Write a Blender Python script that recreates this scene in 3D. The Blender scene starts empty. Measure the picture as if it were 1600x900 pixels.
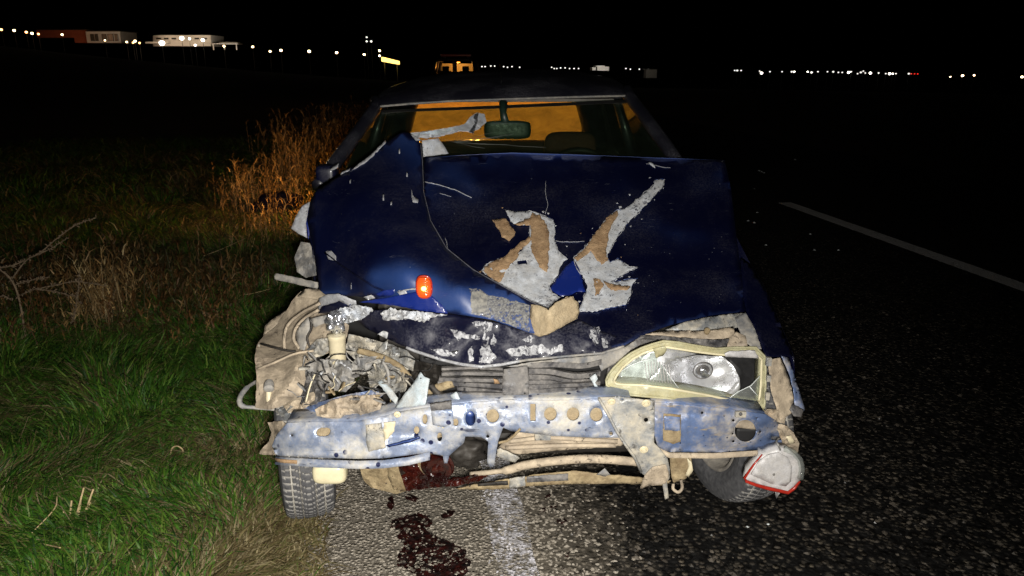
import bpy, bmesh, math, random
import numpy as np
from mathutils import Vector, Matrix, noise
from mathutils.geometry import delaunay_2d_cdt

# ------------------------------------------------------------------ camera, world, light
scene = bpy.context.scene
FOC, PITCH, CAMZ = 1155.0, math.radians(16.6), 1.5      # focal length in photo pixels, tilt, eye height
cam_data = bpy.data.cameras.new('camera')
cam_data.sensor_width = 36.0
cam_data.lens = 36.0 * FOC / 1600.0
cam_data.clip_start = 0.05
cam_data.clip_end = 4000
cam = bpy.data.objects.new('camera', cam_data)
scene.collection.objects.link(cam)
cam.location = (0, 0, CAMZ)
cam.rotation_euler = (math.pi / 2 - PITCH, 0, 0)
scene.camera = cam

world = bpy.data.worlds.new('World')
scene.world = world
world.use_nodes = True
wn = world.node_tree
sky = wn.nodes.new('ShaderNodeTexSky')
sky.sky_type = 'NISHITA'
sky.sun_disc = False
sky.sun_elevation = math.radians(-4)
sky.sun_rotation = math.radians(150)
wn.nodes['Background'].inputs['Strength'].default_value = 0.0006
wn.links.new(sky.outputs[0], wn.nodes['Background'].inputs[0])

# faint moonlight
sd = bpy.data.lights.new('moon', 'SUN')
sd.energy = 0.001
sd.angle = math.radians(0.5)
sd.color = (1, .95, .88)
so = bpy.data.objects.new('moon', sd)
scene.collection.objects.link(so)
so.rotation_euler = (math.radians(50), 0, math.radians(150))

# the photographer's torch, held up beside the camera
fd = bpy.data.lights.new('torch', 'SPOT')
fd.energy = 420
fd.color = (1.0, 0.955, 0.88)
fd.spot_size = math.radians(118)
fd.spot_blend = 1.0
fd.shadow_soft_size = 0.05
fo = bpy.data.objects.new('torch', fd)
scene.collection.objects.link(fo)
TORCH = Vector((0.03, 0.0, 1.45))
TAIM = Vector((-0.48, 2.0, -0.10))
fo.location = TORCH
fo.rotation_euler = (TAIM - TORCH).to_track_quat('-Z', 'Y').to_euler()

vs = scene.view_settings
vs.view_transform = 'Standard'
vs.look = 'None'
vs.exposure = 0.0
vs.gamma = 1.0
vs.use_curve_mapping = False

# ------------------------------------------------------------------ helpers
C = scene.collection
CP, SP = math.cos(PITCH), math.sin(PITCH)

def at(px, py, Y):
    """point at world distance Y whose direction was read off the photograph"""
    u, v = (px - 800) / FOC, (450 - py) / FOC
    k = Y / (CP + v * SP)
    return Vector((u * k, Y, CAMZ + (v * CP - SP) * k))

def on_ground(px, py, z=0.0):
    u, v = (px - 800) / FOC, (450 - py) / FOC
    k = (z - CAMZ) / (v * CP - SP)
    return Vector((u * k, (CP + v * SP) * k, z))

def tag(o, label=None, cat=None, group=None, kind=None):
    if label: o['label'] = label
    if cat: o['category'] = cat
    if group: o['group'] = group
    if kind: o['kind'] = kind
    return o

def empty(name, loc, label, cat, group=None):
    o = bpy.data.objects.new(name, None)
    C.objects.link(o)
    o.location = loc
    o.empty_display_size = .1
    return tag(o, label, cat, group)

def origin_of(o):
    v = Vector((0, 0, 0))
    while o is not None:
        v += Vector(o.location)
        o = o.parent
    return v

def link(name, me, mat, parent=None, smooth=True):
    """mesh given in world coordinates; stored relative to the parent's origin"""
    if parent is not None:
        off = origin_of(parent)
        me.transform(Matrix.Translation(-off))
    o = bpy.data.objects.new(name, me)
    C.objects.link(o)
    if parent is not None: o.parent = parent
    if mat is not None: me.materials.append(mat)
    if smooth: me.polygons.foreach_set('use_smooth', [True] * len(me.polygons))
    me.update()
    return o

def mesh_of(verts, faces, name='mesh'):
    me = bpy.data.meshes.new(name)
    me.from_pydata([tuple(v) for v in verts], [], faces)
    return me

def bm_mesh(bm, name='mesh'):
    me = bpy.data.meshes.new(name)
    bm.normal_update()
    bm.to_mesh(me)
    bm.free()
    return me

def tps(ctrl):
    """thin-plate spline through (px, py, Y) control points"""
    pts = np.array(ctrl, float)
    _, idx = np.unique(np.round(pts[:, :2]), axis=0, return_index=True)
    pts = pts[np.sort(idx)]
    n = len(pts)
    if n < 4:
        m = pts[:, 2].mean()
        return lambda x, y: m
    P = pts[:, :2] / 100.0
    d = np.linalg.norm(P[:, None] - P[None], axis=2)
    K = np.where(d > 0, d * d * np.log(d + 1e-12), 0) + np.eye(n) * 0.02
    A = np.zeros((n + 3, n + 3))
    A[:n, :n] = K
    A[:n, n] = 1; A[:n, n + 1:] = P
    A[n, :n] = 1; A[n + 1:, :n] = P.T
    b = np.zeros(n + 3); b[:n] = pts[:, 2]
    w = np.linalg.lstsq(A, b, rcond=None)[0]
    lo, hi = pts[:, 2].min() - .06, pts[:, 2].max() + .06
    def f(x, y):
        q = np.array([x, y]) / 100.0
        r = np.linalg.norm(P - q, axis=1)
        val = float((w[:n] * np.where(r > 0, r * r * np.log(r + 1e-12), 0)).sum() + w[n] + w[n + 1:] @ q)
        return min(max(val, lo), hi)
    return f

def crumple(amp, freq, seed):
    s = Vector((seed * 13.7, seed * 7.1, seed * 3.3))
    def f(x, y):
        p = Vector((x, y, 0)) * freq / 100.0 + s
        a = abs(noise.noise(p)) * 2
        b = abs(noise.noise(p * 2.3 + Vector((5, 9, 2)))) * .8
        c = noise.noise(p * 5.1) * .18
        return amp * (a + b + c - .75)
    return f

def inside(x, y, poly):
    r = False
    j = len(poly) - 1
    for i in range(len(poly)):
        xi, yi = poly[i][0], poly[i][1]; xj, yj = poly[j][0], poly[j][1]
        if (yi > y) != (yj > y) and x < (xj - xi) * (y - yi) / (yj - yi) + xi: r = not r
        j = i
    return r

def densify(poly, step, wob=0, seed=0, closed=True):
    out = []
    rng = random.Random(seed)
    n = len(poly)
    for i in range(n if closed else n - 1):
        a, b = poly[i], poly[(i + 1) % n]
        L = math.hypot(b[0] - a[0], b[1] - a[1])
        k = max(1, int(round(L / step)))
        for q in range(k):
            t = q / k
            x, y = a[0] + (b[0] - a[0]) * t, a[1] + (b[1] - a[1]) * t
            if wob and q:
                x += rng.uniform(-wob, wob); y += rng.uniform(-wob, wob)
            out.append((x, y))
    if not closed: out.append(tuple(poly[-1][:2]))
    return out

def circle(cx, cy, rx, ry=None, n=16):
    ry = ry or rx
    return [(cx + rx * math.cos(2 * math.pi * i / n), cy + ry * math.sin(2 * math.pi * i / n)) for i in range(n)]

def smooth_poly(poly, it=1):
    for _ in range(it):
        out = []
        for i in range(len(poly)):
            a, b = poly[i], poly[(i + 1) % len(poly)]
            out.append(tuple(a[k] * .75 + b[k] * .25 for k in range(len(a))))
            out.append(tuple(a[k] * .25 + b[k] * .75 for k in range(len(a))))
        poly = out
    return poly

def panel(name, outline, depth, mat, parent, thick=.0015, step=9, holes=(), rel=None, wob=0, seed=1, smooth=True, rounded=0, lift=0.0, bevel=True):
    """a sheet-metal part: outline read off the photograph, its own depth field, real thickness"""
    if callable(depth): df = depth
    elif isinstance(depth, (int, float)): df = lambda x, y, d=depth: d
    else:
        ctrl = list(depth)
        ctrl += [p for p in outline if len(p) == 3]
        df = tps(ctrl)
    poly = [(p[0], p[1]) for p in outline]
    if rounded: poly = smooth_poly(poly, rounded)
    loop = densify(poly, step, wob, seed)
    verts = list(loop)
    edges = [(i, (i + 1) % len(loop)) for i in range(len(loop))]
    hl = []
    for h in holes:
        k = len(verts)
        hh = [(p[0], p[1]) for p in h]
        verts += hh
        edges += [(k + i, k + (i + 1) % len(hh)) for i in range(len(hh))]
        hl.append(hh)
    xs = [p[0] for p in loop]; ys = [p[1] for p in loop]
    rng = random.Random(seed)
    y = min(ys) + step / 2
    bound = np.array(verts)
    while y < max(ys):
        x = min(xs) + step / 2
        while x < max(xs):
            qx, qy = x + rng.uniform(-.25, .25) * step, y + rng.uniform(-.25, .25) * step
            if inside(qx, qy, loop) and not any(inside(qx, qy, h) for h in hl):
                if ((bound[:, 0] - qx) ** 2 + (bound[:, 1] - qy) ** 2).min() > (step * .45) ** 2:
                    verts.append((qx, qy))
            x += step
        y += step
    v2, _, f2, _, _, _ = delaunay_2d_cdt([Vector(v) for v in verts], edges, [], 0, 1e-5)
    pts, faces = [], []
    for v in v2:
        d = df(v.x, v.y) - lift
        if rel: d += rel(v.x, v.y)
        pts.append(at(v.x, v.y, d))
    for f in f2:
        cx = sum(v2[i].x for i in f) / len(f); cy = sum(v2[i].y for i in f) / len(f)
        if not inside(cx, cy, loop) or any(inside(cx, cy, h) for h in hl): continue
        a, b, c = pts[f[0]], pts[f[1]], pts[f[2]]
        if (b - a).cross(c - a).dot(a - Vector((0, 0, CAMZ))) > 0: f = list(reversed(f))
        faces.append(tuple(f))
    used = sorted({i for f in faces for i in f})
    mp = {k: i for i, k in enumerate(used)}
    me = mesh_of([pts[k] for k in used], [tuple(mp[i] for i in f) for f in faces], name)
    o = link(name, me, mat, parent, smooth)
    if thick:
        m = o.modifiers.new('thickness', 'SOLIDIFY')
        m.thickness = thick
        m.offset = -1
        m.use_even_offset = False
    return o

def strip(name, pts, vec, mat, parent, thick=.0015, n=4, rel=None):
    """a flange: a polyline of (px, py, Y) swept along a world vector"""
    line = [at(*p) for p in pts]
    v = Vector(vec)
    verts, faces = [], []
    for i, p in enumerate(line):
        for j in range(n + 1):
            q = p + v * (j / n)
            if rel: q += rel(i / (len(line) - 1), j / n)
            verts.append(q)
    for i in range(len(line) - 1):
        for j in range(n):
            a = i * (n + 1) + j
            faces.append((a, a + 1, a + n + 2, a + n + 1))
    o = link(name, mesh_of(verts, faces, name), mat, parent)
    m = o.modifiers.new('thickness', 'SOLIDIFY'); m.thickness = thick; m.offset = 0
    return o

def tube_data(pts, rad, n=8, cap=True):
    pts = [Vector(p) for p in pts]
    if not hasattr(rad, '__len__'): rad = [rad] * len(pts)
    verts, faces = [], []
    for i, p in enumerate(pts):
        d = (pts[min(i + 1, len(pts) - 1)] - pts[max(i - 1, 0)])
        d = d.normalized() if d.length > 1e-9 else Vector((0, 0, 1))
        a = d.cross(Vector((0.13, .31, .94)))
        if a.length < .05: a = d.cross(Vector((1, 0, 0)))
        a.normalize(); b = d.cross(a)
        for k in range(n):
            t = 2 * math.pi * k / n
            verts.append(p + (a * math.cos(t) + b * math.sin(t)) * rad[i])
    for i in range(len(pts) - 1):
        for k in range(n):
            faces.append((i * n + k, i * n + (k + 1) % n, (i + 1) * n + (k + 1) % n, (i + 1) * n + k))
    if cap:
        faces.append(tuple(reversed(range(n))))
        faces.append(tuple((len(pts) - 1) * n + k for k in range(n)))
    return verts, faces

def tube(name, pts, rad, mat, parent, n=8):
    v, f = tube_data(pts, rad, n)
    return link(name, mesh_of(v, f, name), mat, parent)

def curve_pts(ctrl, n=6):
    """Catmull-Rom through world points"""
    P = [Vector(p) for p in ctrl]
    P = [P[0] * 2 - P[1]] + P + [P[-1] * 2 - P[-2]]
    out = []
    for i in range(1, len(P) - 2):
        for k in range(n):
            t = k / n
            a, b, c, d = P[i - 1], P[i], P[i + 1], P[i + 2]
            out.append(.5 * ((2 * b) + (c - a) * t + (2 * a - 5 * b + 4 * c - d) * t * t + (3 * b - a - 3 * c + d) * t ** 3))
    out.append(P[-2])
    return out

def lathe(name, prof, centre, axis, mat, parent, n=32):
    """profile of (distance along axis, radius)"""
    ax = Vector(axis).normalized()
    a = ax.cross(Vector((0, 0, 1)))
    if a.length < .05: a = ax.cross(Vector((1, 0, 0)))
    a.normalize(); b = ax.cross(a)
    verts, faces = [], []
    for (h, r) in prof:
        for k in range(n):
            t = 2 * math.pi * k / n
            verts.append(Vector(centre) + ax * h + (a * math.cos(t) + b * math.sin(t)) * r)
    for i in range(len(prof) - 1):
        for k in range(n):
            faces.append((i * n + k, i * n + (k + 1) % n, (i + 1) * n + (k + 1) % n, (i + 1) * n + k))
    faces.append(tuple(range(n)))
    faces.append(tuple(reversed([(len(prof) - 1) * n + k for k in range(n)])))
    me = mesh_of(verts, faces, name)
    bm = bmesh.new(); bm.from_mesh(me); bmesh.ops.recalc_face_normals(bm, faces=bm.faces); bm.to_mesh(me); bm.free()
    o = link(name, me, mat, parent)
    sm = o.modifiers.new('edges', 'EDGE_SPLIT'); sm.split_angle = math.radians(40)
    return o

def box(name, c, size, mat, parent, rot=(0, 0, 0), bev=.004, smooth=False):
    bm = bmesh.new()
    bmesh.ops.create_cube(bm, size=1)
    bmesh.ops.scale(bm, vec=size, verts=bm.verts)
    if bev: bmesh.ops.bevel(bm, geom=bm.edges[:], offset=min(bev, min(size) * .3), segments=2, affect='EDGES', profile=.6)
    from mathutils import Euler
    bmesh.ops.transform(bm, matrix=Matrix.Translation(Vector(c)) @ Euler(rot).to_matrix().to_4x4(), verts=bm.verts)
    return link(name, bm_mesh(bm, name), mat, parent, smooth)

def rbox(name, c, size, mat, parent, p=5, rot=0):
    """softly rounded box"""
    bm = bmesh.new(); bmesh.ops.create_cube(bm, size=2)
    bmesh.ops.subdivide_edges(bm, edges=bm.edges[:], cuts=7, use_grid_fill=True)
    R = Matrix.Rotation(rot, 3, 'Z')
    for v in bm.verts:
        n_ = (abs(v.co.x) ** p + abs(v.co.y) ** p + abs(v.co.z) ** p) ** (1 / p)
        q = v.co / n_
        v.co = R @ Vector((q.x * size[0] * .5, q.y * size[1] * .5, q.z * size[2] * .5)) + Vector(c)
    return link(name, bm_mesh(bm, name), mat, parent)

def loft(name, secs, mat, parent, closed=True, cap=True, thick=0, smooth=True):
    verts, faces = [], []
    n = len(secs[0])
    for s in secs: verts += [Vector(p) for p in s]
    m = n if closed else n - 1
    for i in range(len(secs) - 1):
        for k in range(m):
            faces.append((i * n + k, i * n + (k + 1) % n, (i + 1) * n + (k + 1) % n, (i + 1) * n + k))
    if cap and closed:
        faces.append(tuple(range(n))); faces.append(tuple(reversed([(len(secs) - 1) * n + k for k in range(n)])))
    me = mesh_of(verts, faces, name)
    bm = bmesh.new(); bm.from_mesh(me); bmesh.ops.recalc_face_normals(bm, faces=bm.faces); bm.to_mesh(me); bm.free()
    o = link(name, me, mat, parent, smooth)
    if thick:
        md = o.modifiers.new('thickness', 'SOLIDIFY'); md.thickness = thick; md.offset = 0
    if smooth:
        md = o.modifiers.new('edges', 'EDGE_SPLIT'); md.split_angle = math.radians(45)
    return o

# ------------------------------------------------------------------ materials
class N:
    def __init__(s, name):
        s.m = bpy.data.materials.new(name); s.m.use_nodes = True
        s.t = s.m.node_tree; s.b = s.t.nodes['Principled BSDF']; s.out = s.t.nodes['Material Output']
        s.co = s.t.nodes.new('ShaderNodeTexCoord').outputs['Object']
    def n(s, typ, **kw):
        o = s.t.nodes.new(typ)
        for k, v in kw.items():
            if k in o.inputs and not hasattr(type(o), k): o.inputs[k].default_value = v
            else: setattr(o, k, v)
        return o
    def l(s, a, b): s.t.links.new(a, b)
    def noise(s, scale, detail=4, rough=.55, dist=0, co=None):
        o = s.n('ShaderNodeTexNoise'); o.inputs['Scale'].default_value = scale; o.inputs['Detail'].default_value = detail
        o.inputs['Roughness'].default_value = rough; o.inputs['Distortion'].default_value = dist
        s.l(co or s.co, o.inputs['Vector']); return o.outputs['Fac']
    def stretch(s, sc):
        o = s.n('ShaderNodeMapping'); o.inputs['Scale'].default_value = sc; s.l(s.co, o.inputs['Vector']); return o.outputs[0]
    def vor(s, scale, feat='F1', out='Distance', co=None, rnd=1):
        o = s.n('ShaderNodeTexVoronoi', feature=feat); o.inputs['Scale'].default_value = scale; o.inputs['Randomness'].default_value = rnd
        s.l(co or s.co, o.inputs['Vector']); return o.outputs[out]
    def ramp(s, f, lo, hi, a=0, b=1):
        o = s.n('ShaderNodeMapRange'); o.inputs['From Min'].default_value = lo; o.inputs['From Max'].default_value = hi
        o.inputs['To Min'].default_value = a; o.inputs['To Max'].default_value = b; s.l(f, o.inputs['Value']); return o.outputs[0]
    def mix(s, f, a, b):
        o = s.n('ShaderNodeMix', data_type='RGBA')
        if hasattr(f, 'links'): s.l(f, o.inputs[0])
        else: o.inputs[0].default_value = f
        for k, v in ((6, a), (7, b)):
            if hasattr(v, 'links'): s.l(v, o.inputs[k])
            else: o.inputs[k].default_value = (*v, 1)
        return o.outputs[2]
    def math(s, op, a, b=0.0):
        o = s.n('ShaderNodeMath', operation=op)
        for k, v in ((0, a), (1, b)):
            if hasattr(v, 'links'): s.l(v, o.inputs[k])
            else: o.inputs[k].default_value = v
        return o.outputs[0]
    def set(s, key, v):
        i = s.b.inputs[key]
        if hasattr(v, 'links'): s.l(v, i)
        elif hasattr(v, '__len__'): i.default_value = (*v, 1) if len(v) == 3 else v
        else: i.default_value = v
    def bump(s, h, strength=.3, dist=.002):
        o = s.n('ShaderNodeBump'); o.inputs['Strength'].default_value = strength; o.inputs['Distance'].default_value = dist
        s.l(h, o.inputs['Height']); s.l(o.outputs[0], s.b.inputs['Normal'])

def plain(name, col, rough=.6, metal=0, var=.25, scale=25, spec=.5, bump=.15):
    k = N(name)
    f = k.noise(scale, 5, .6)
    k.set('Base Color', k.mix(k.ramp(f, .3, .7), tuple(c * (1 - var) for c in col), tuple(min(1, c * (1 + var)) for c in col)))
    k.set('Roughness', k.ramp(k.noise(scale * 2.3, 3), .3, .7, max(.02, rough - .1), min(1, rough + .1)))
    k.set('Metallic', metal); k.set('Specular IOR Level', spec)
    if bump: k.bump(f, bump, .002)
    return k.m

def dusty(name, metal_col, dust_col, amount=.5, scale=14, rough=.55, metal=.4, spots=None, spot_scale=45, spot_size=.13, bump=.3, streak=None, soft=.30, smear=None):
    """bare or painted metal under an uneven film of dried mud"""
    k = N(name)
    co = k.stretch(streak) if streak else None
    f = k.noise(scale, 6, .62, .3, co)
    g = k.noise(scale * 4.3, 4, .6)
    fg = k.noise(scale * 16, 4, .65)
    mid = .86 - amount * .35 + .08
    m = k.ramp(k.math('ADD', k.math('ADD', f, k.math('MULTIPLY', g, .35)), k.math('MULTIPLY', fg, .22)), mid - soft / 2 - .02, mid + soft / 2 - .02)
    dcol = k.mix(k.ramp(g, .3, .7), tuple(c * .72 for c in dust_col), dust_col)
    mcol = k.mix(k.ramp(k.noise(scale * 1.7, 4), .35, .68), tuple(c * .6 for c in metal_col), metal_col)
    col = k.mix(m, mcol, dcol)
    if spots:
        sp = k.ramp(k.vor(spot_scale), spot_size * .8, spot_size, 1, 0)
        sel = k.ramp(k.noise(9, 2), .47, .53)
        col = k.mix(k.math('MULTIPLY', sp, sel), col, spots)
    if smear:
        sm = k.ramp(k.math('ADD', k.math('MULTIPLY', k.noise(smear[1], 6, .75, .8, k.stretch(smear[3]) if len(smear) > 3 else None), .8), k.math('MULTIPLY', k.noise(smear[1] * .18, 3), .3)), smear[2], smear[2] + .05)
        col = k.mix(sm, col, smear[0])
    col = k.mix(k.ramp(fg, .35, .7, .0, .22), col, (.03, .026, .02))
    k.set('Base Color', col)
    k.set('Roughness', k.ramp(m, 0, 1, rough - .12, .92))
    k.set('Metallic', k.ramp(m, 0, 1, metal, 0))
    k.bump(k.math('ADD', k.math('ADD', g, k.math('MULTIPLY', m, .6)), k.math('MULTIPLY', fg, .35)), bump, .0025)
    return k.m

def paint(name, col, rough=.22, dust=.12, scratch=.5, flake=0, flake_col=(0, 0, 0), flake_rough=.62):
    k = N(name)
    g = k.noise(5, 5, .6); h = k.noise(160, 3, .6)
    d = k.math('MULTIPLY', k.ramp(g, .45, .75), k.ramp(h, .4, .7))
    col2 = k.mix(k.math('MULTIPLY', d, dust), col, (.22, .22, .25))
    # thin scratches and paint specks
    s1 = k.ramp(k.noise(8, 4, .7, 1.6, k.stretch((1.2, 2.5, 22))), .665, .70)
    sp = k.math('MULTIPLY', k.ramp(k.vor(38), .05, .075, 1, 0), k.ramp(k.noise(13, 2), .56, .6))
    w = k.math('MAXIMUM', k.math('MULTIPLY', s1, scratch * .18), k.math('MULTIPLY', sp, .55 * scratch))
    k.set('Base Color', k.mix(w, col2, (.4, .42, .48)))
    k.set('Roughness', k.ramp(k.math('ADD', g, k.math('MULTIPLY', h, .3)), .4, .95, rough, rough + .25))
    k.set('Coat Weight', .35); k.set('Coat Roughness', .12)
    k.set('Specular IOR Level', .5)
    k.bump(k.noise(9, 4), .12, .01)
    if flake:                                             # metallic flake lobe under the clear coat
        gl = k.n('ShaderNodeBsdfGlossy'); gl.inputs[0].default_value = (*flake_col, 1); gl.inputs['Roughness'].default_value = flake_rough; gl.distribution = 'BECKMANN'
        ad = k.n('ShaderNodeAddShader'); k.l(k.b.outputs[0], ad.inputs[0]); k.l(gl.outputs[0], ad.inputs[1]); k.l(ad.outputs[0], k.out.inputs[0])
    return k.m

def emit(name, col, strength):
    k = N(name)
    k.set('Base Color', (0.8, 0.7, 0.5))
    k.set('Emission Color', col); k.set('Emission Strength', strength)
    return k.m

def glass(name, tint=(.8, .9, .85), gloss=.10, dust=.0, dust_col=(.5, .45, .38), translucent=False):
    k = N(name)
    tr = k.n('ShaderNodeBsdfTransparent'); tr.inputs[0].default_value = (*tint, 1)
    gl = k.n('ShaderNodeBsdfGlossy'); gl.inputs['Roughness'].default_value = .04
    fr = k.n('ShaderNodeLayerWeight'); fr.inputs['Blend'].default_value = .5
    fz = k.math('POWER', fr.outputs['Facing'], 4.5)
    mx = k.n('ShaderNodeMixShader')
    k.l(k.ramp(fz, 0, 1, gloss * .5, .8), mx.inputs[0]); k.l(tr.outputs[0], mx.inputs[1]); k.l(gl.outputs[0], mx.inputs[2])
    last = mx.outputs[0]
    if dust:
        df = k.n('ShaderNodeBsdfTranslucent' if translucent else 'ShaderNodeBsdfDiffuse'); df.inputs[0].default_value = (*dust_col, 1)
        m2 = k.n('ShaderNodeMixShader')
        f = k.ramp(k.noise(7, 6, .65, .4), .35, .7, dust * .5, dust)
        k.l(f, m2.inputs[0]); k.l(last, m2.inputs[1]); k.l(df.outputs[0], m2.inputs[2]); last = m2.outputs[0]
    k.l(last, k.out.inputs[0])
    return k.m

def scrape(name, col, dark, cover, scale=55):
    """thin scraped-off film: ragged, with the paint underneath showing through"""
    k = N(name)
    f = k.noise(scale, 6, .7, .6, k.stretch((1.4, 1.4, .8))); g = k.noise(scale * .3, 3)
    m = k.ramp(k.math('ADD', k.math('MULTIPLY', f, .75), k.math('MULTIPLY', g, .4)), .66 - cover * .3, .72 - cover * .3)
    k.set('Base Color', k.mix(k.ramp(k.noise(scale * 2, 4), .35, .65), dark, col)); k.set('Roughness', .65)
    tr = k.n('ShaderNodeBsdfTransparent'); mx = k.n('ShaderNodeMixShader')
    k.l(m, mx.inputs[0]); k.l(tr.outputs[0], mx.inputs[1]); k.l(k.b.outputs[0], mx.inputs[2]); k.l(mx.outputs[0], k.out.inputs[0])
    k.bump(f, .6, .003)
    return k.m

M = {}
M['navy'] = paint('navy_paint', (.0007, .0012, .012), .30, .10, .5, .5, (.012, .034, .13))
M['navy_flap'] = paint('navy_paint_added_sheen', (.0010, .0022, .020), .34, .10, .5, .5, (.018, .050, .17), .76)  # same navy paint, base and flake brightened to put the blue sheen in
M['navy_front'] = paint('scratched_navy_paint', (.0012, .002, .016), .42, .5, 1.0)
M['navy_side'] = paint('navy_paint_side', (.0012, .002, .016), .25, .12)
M['blue'] = paint('fresh_blue_paint', (.006, .018, .15), .3, .15)
M['primer'] = dusty('grey_primer', (.70, .74, .80), (.52, .52, .52), .35, 18, .6, .0, (.03, .03, .04), 90, .16, .35, smear=((.10, .10, .12), 75, .61))
M['filler'] = dusty('tan_body_filler', (.54, .36, .20), (.30, .18, .09), .35, 22, .85, 0, (.07, .05, .03), 70, .14, .9, smear=((.10, .07, .05), 60, .64))
M['block'] = dusty('tan_filler_slab', (.52, .42, .27), (.40, .31, .19), .4, 20, .85, 0, None, bump=.9)
M['scuff'] = scrape('scuffed_paint', (.22, .22, .21), (.06, .06, .07), .55, 80)
M['scrape'] = scrape('scraped_film', (.50, .51, .53), (.20, .20, .22), .50)
M['haze_film'] = scrape('dusty_scuff', (.26, .25, .22), (.10, .10, .10), .8, 30)
M['white_scrape'] = dusty('scraped_white_edge', (.6, .62, .66), (.35, .35, .36), .4, 60, .5, .2, (.02, .02, .05), 120, .25)
M['beam'] = dusty('bumper_beam_steel', (.33, .40, .57), (.60, .57, .50), .22, 8, .42, .35, (.010, .016, .07), 27, .22, .4, smear=((.06, .07, .11), 34, .645, (.35, .35, 2.6)))
M['beam_blue'] = dusty('blue_grey_beam', (.18, .26, .48), (.56, .50, .40), .16, 7, .4, .3, (.01, .02, .06), 40, .12, .4, smear=((.40, .34, .26), 30, .62, (.35, .35, 2.6)))
M['bracket'] = dusty('grey_bracket', (.36, .38, .40), (.55, .50, .40), .42, 12, .5, .4, (.03, .03, .05), 50, .10, .45, smear=((.09, .085, .08), 45, .62))
M['tan'] = dusty('mud_covered_panel', (.40, .33, .25), (.58, .48, .35), .45, 9, .75, .0, (.10, .08, .06), 22, .06, .7, smear=((.12, .095, .07), 42, .63))
M['tan_dark'] = dusty('brown_mud', (.24, .17, .09), (.42, .33, .19), .45, 16, .8, 0, (.03, .02, .02), 50, .15, .7)
M['grey_plastic'] = dusty('grey_plastic', (.20, .21, .23), (.44, .41, .36), .42, 12, .55, 0, None, bump=.3)
M['slat'] = dusty('dusty_grey_slat', (.07, .07, .078), (.25, .235, .22), .40, 20, .5, 0, (.01, .01, .01), 50, .2, .3)
M['pale'] = dusty('pale_blue_shard', (.62, .72, .78), (.45, .46, .45), .3, 15, .4, 0, None, bump=.2)
M['cream'] = plain('cream_plastic', (.62, .55, .38), .5, 0, .15)
M['fog'] = plain('yellowed_lamp', (.66, .60, .40), .3, 0, .2, 12)
M['bezel'] = dusty('yellowed_bezel', (.58, .56, .36), (.44, .40, .22), .35, 14, .45, 0, None, bump=.2)
M['chrome'] = plain('headlamp_reflector', (.84, .85, .88), .30, .72, .12, 14, bump=.3)
M['foil'] = plain('crumpled_foil', (.75, .77, .82), .22, .9, .2, 30, bump=.6)
M['black'] = plain('black_plastic', (.010, .010, .011), .6, 0, .4, 20)
M['dark'] = plain('dark_engine_metal', (.030, .026, .022), .6, .2, .5, 15, bump=.5)
M['rubber'] = plain('black_rubber', (.02, .02, .021), .8, 0, .3, 30)
M['lining'] = plain('cloth_lining', (.20, .19, .17), .9, 0, .2, 30)
M['seat'] = plain('seat_cloth', (.06, .022, .010), .9, 0, .25, 40)
k = N('soaked_in_fluid')
k.set('Base Color', k.mix(k.ramp(k.noise(28, 4), .4, .62), (.012, .002, .002), (.05, .008, .005)))
k.set('Roughness', k.ramp(k.noise(20, 3), .35, .65, .06, .35)); k.set('Coat Weight', .6); k.bump(k.noise(60, 3), .7, .004)
M['soaked'] = k.m
k = N('spilled_fluid_on_road')
f = k.noise(30, 5, .65)
k.set('Base Color', k.mix(k.ramp(f, .42, .62), (.004, .0015, .0015), (.028, .005, .004)))
k.set('Roughness', k.ramp(k.noise(40, 3), .35, .65, .25, .6)); k.bump(k.vor(70), .8, .008)
tr = k.n('ShaderNodeBsdfTransparent'); mx = k.n('ShaderNodeMixShader')
k.l(k.ramp(k.math('ADD', k.math('MULTIPLY', k.vor(60), .35), k.math('MULTIPLY', k.noise(24, 5, .7), .8)), .50, .545), mx.inputs[0])
k.l(tr.outputs[0], mx.inputs[1]); k.l(k.b.outputs[0], mx.inputs[2]); k.l(mx.outputs[0], k.out.inputs[0])
M['spill'] = k.m
M['windscreen'] = glass('windscreen_glass', (.74, .82, .74), .04, .04, (.15, .21, .13))
M['rear_glass'] = glass('glow_film_rear_glass', (.75, .7, .6), .04, .75, (.85, .7, .5), True)  # translucent film added so the rear glass glows when lit from behind
M['glass'] = glass('side_glass', (.35, .42, .4), .06)
M['lens'] = glass('clear_lens', (.92, .95, .93), .12, .16, (.6, .62, .6))
M['edge_wear'] = plain('worn_panel_edge', (.10, .10, .12), .45, .2, .4, 40)
M['lens_red'] = plain('red_lens', (.34, .022, .012), .25, 0, .15)
M['lens_white'] = dusty('dusty_white_lens', (.72, .71, .72), (.52, .50, .48), .35, 22, .35, 0, None, bump=.1)

# ------------------------------------------------------------------ the setting
RY = math.radians(7.5)                                   # the road runs away to the left by this much
RD, RR = Vector((-math.sin(RY), math.cos(RY), 0)), Vector((math.cos(RY), math.sin(RY), 0))
RO = Vector((-0.015, 2.2, 0))                             # a point on the edge line

def S(a, b, x):
    t = min(max((x - a) / (b - a), 0), 1)
    return t * t * (3 - 2 * t)

def terrain(x, y):
    d = math.hypot(x, y)
    az = x / max(y, 1.0)
    return -6.5 * S(50, 260, d) + S(30, 220, d) * min(max(-az, 0), .9) * 17 - S(30, 220, d) * min(max(az, 0), .9) * 4

def road_pt(lat, t, z=0):
    p = RO + RR * lat + RD * t
    return Vector((p.x, p.y, z + terrain(p.x, p.y)))

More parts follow.
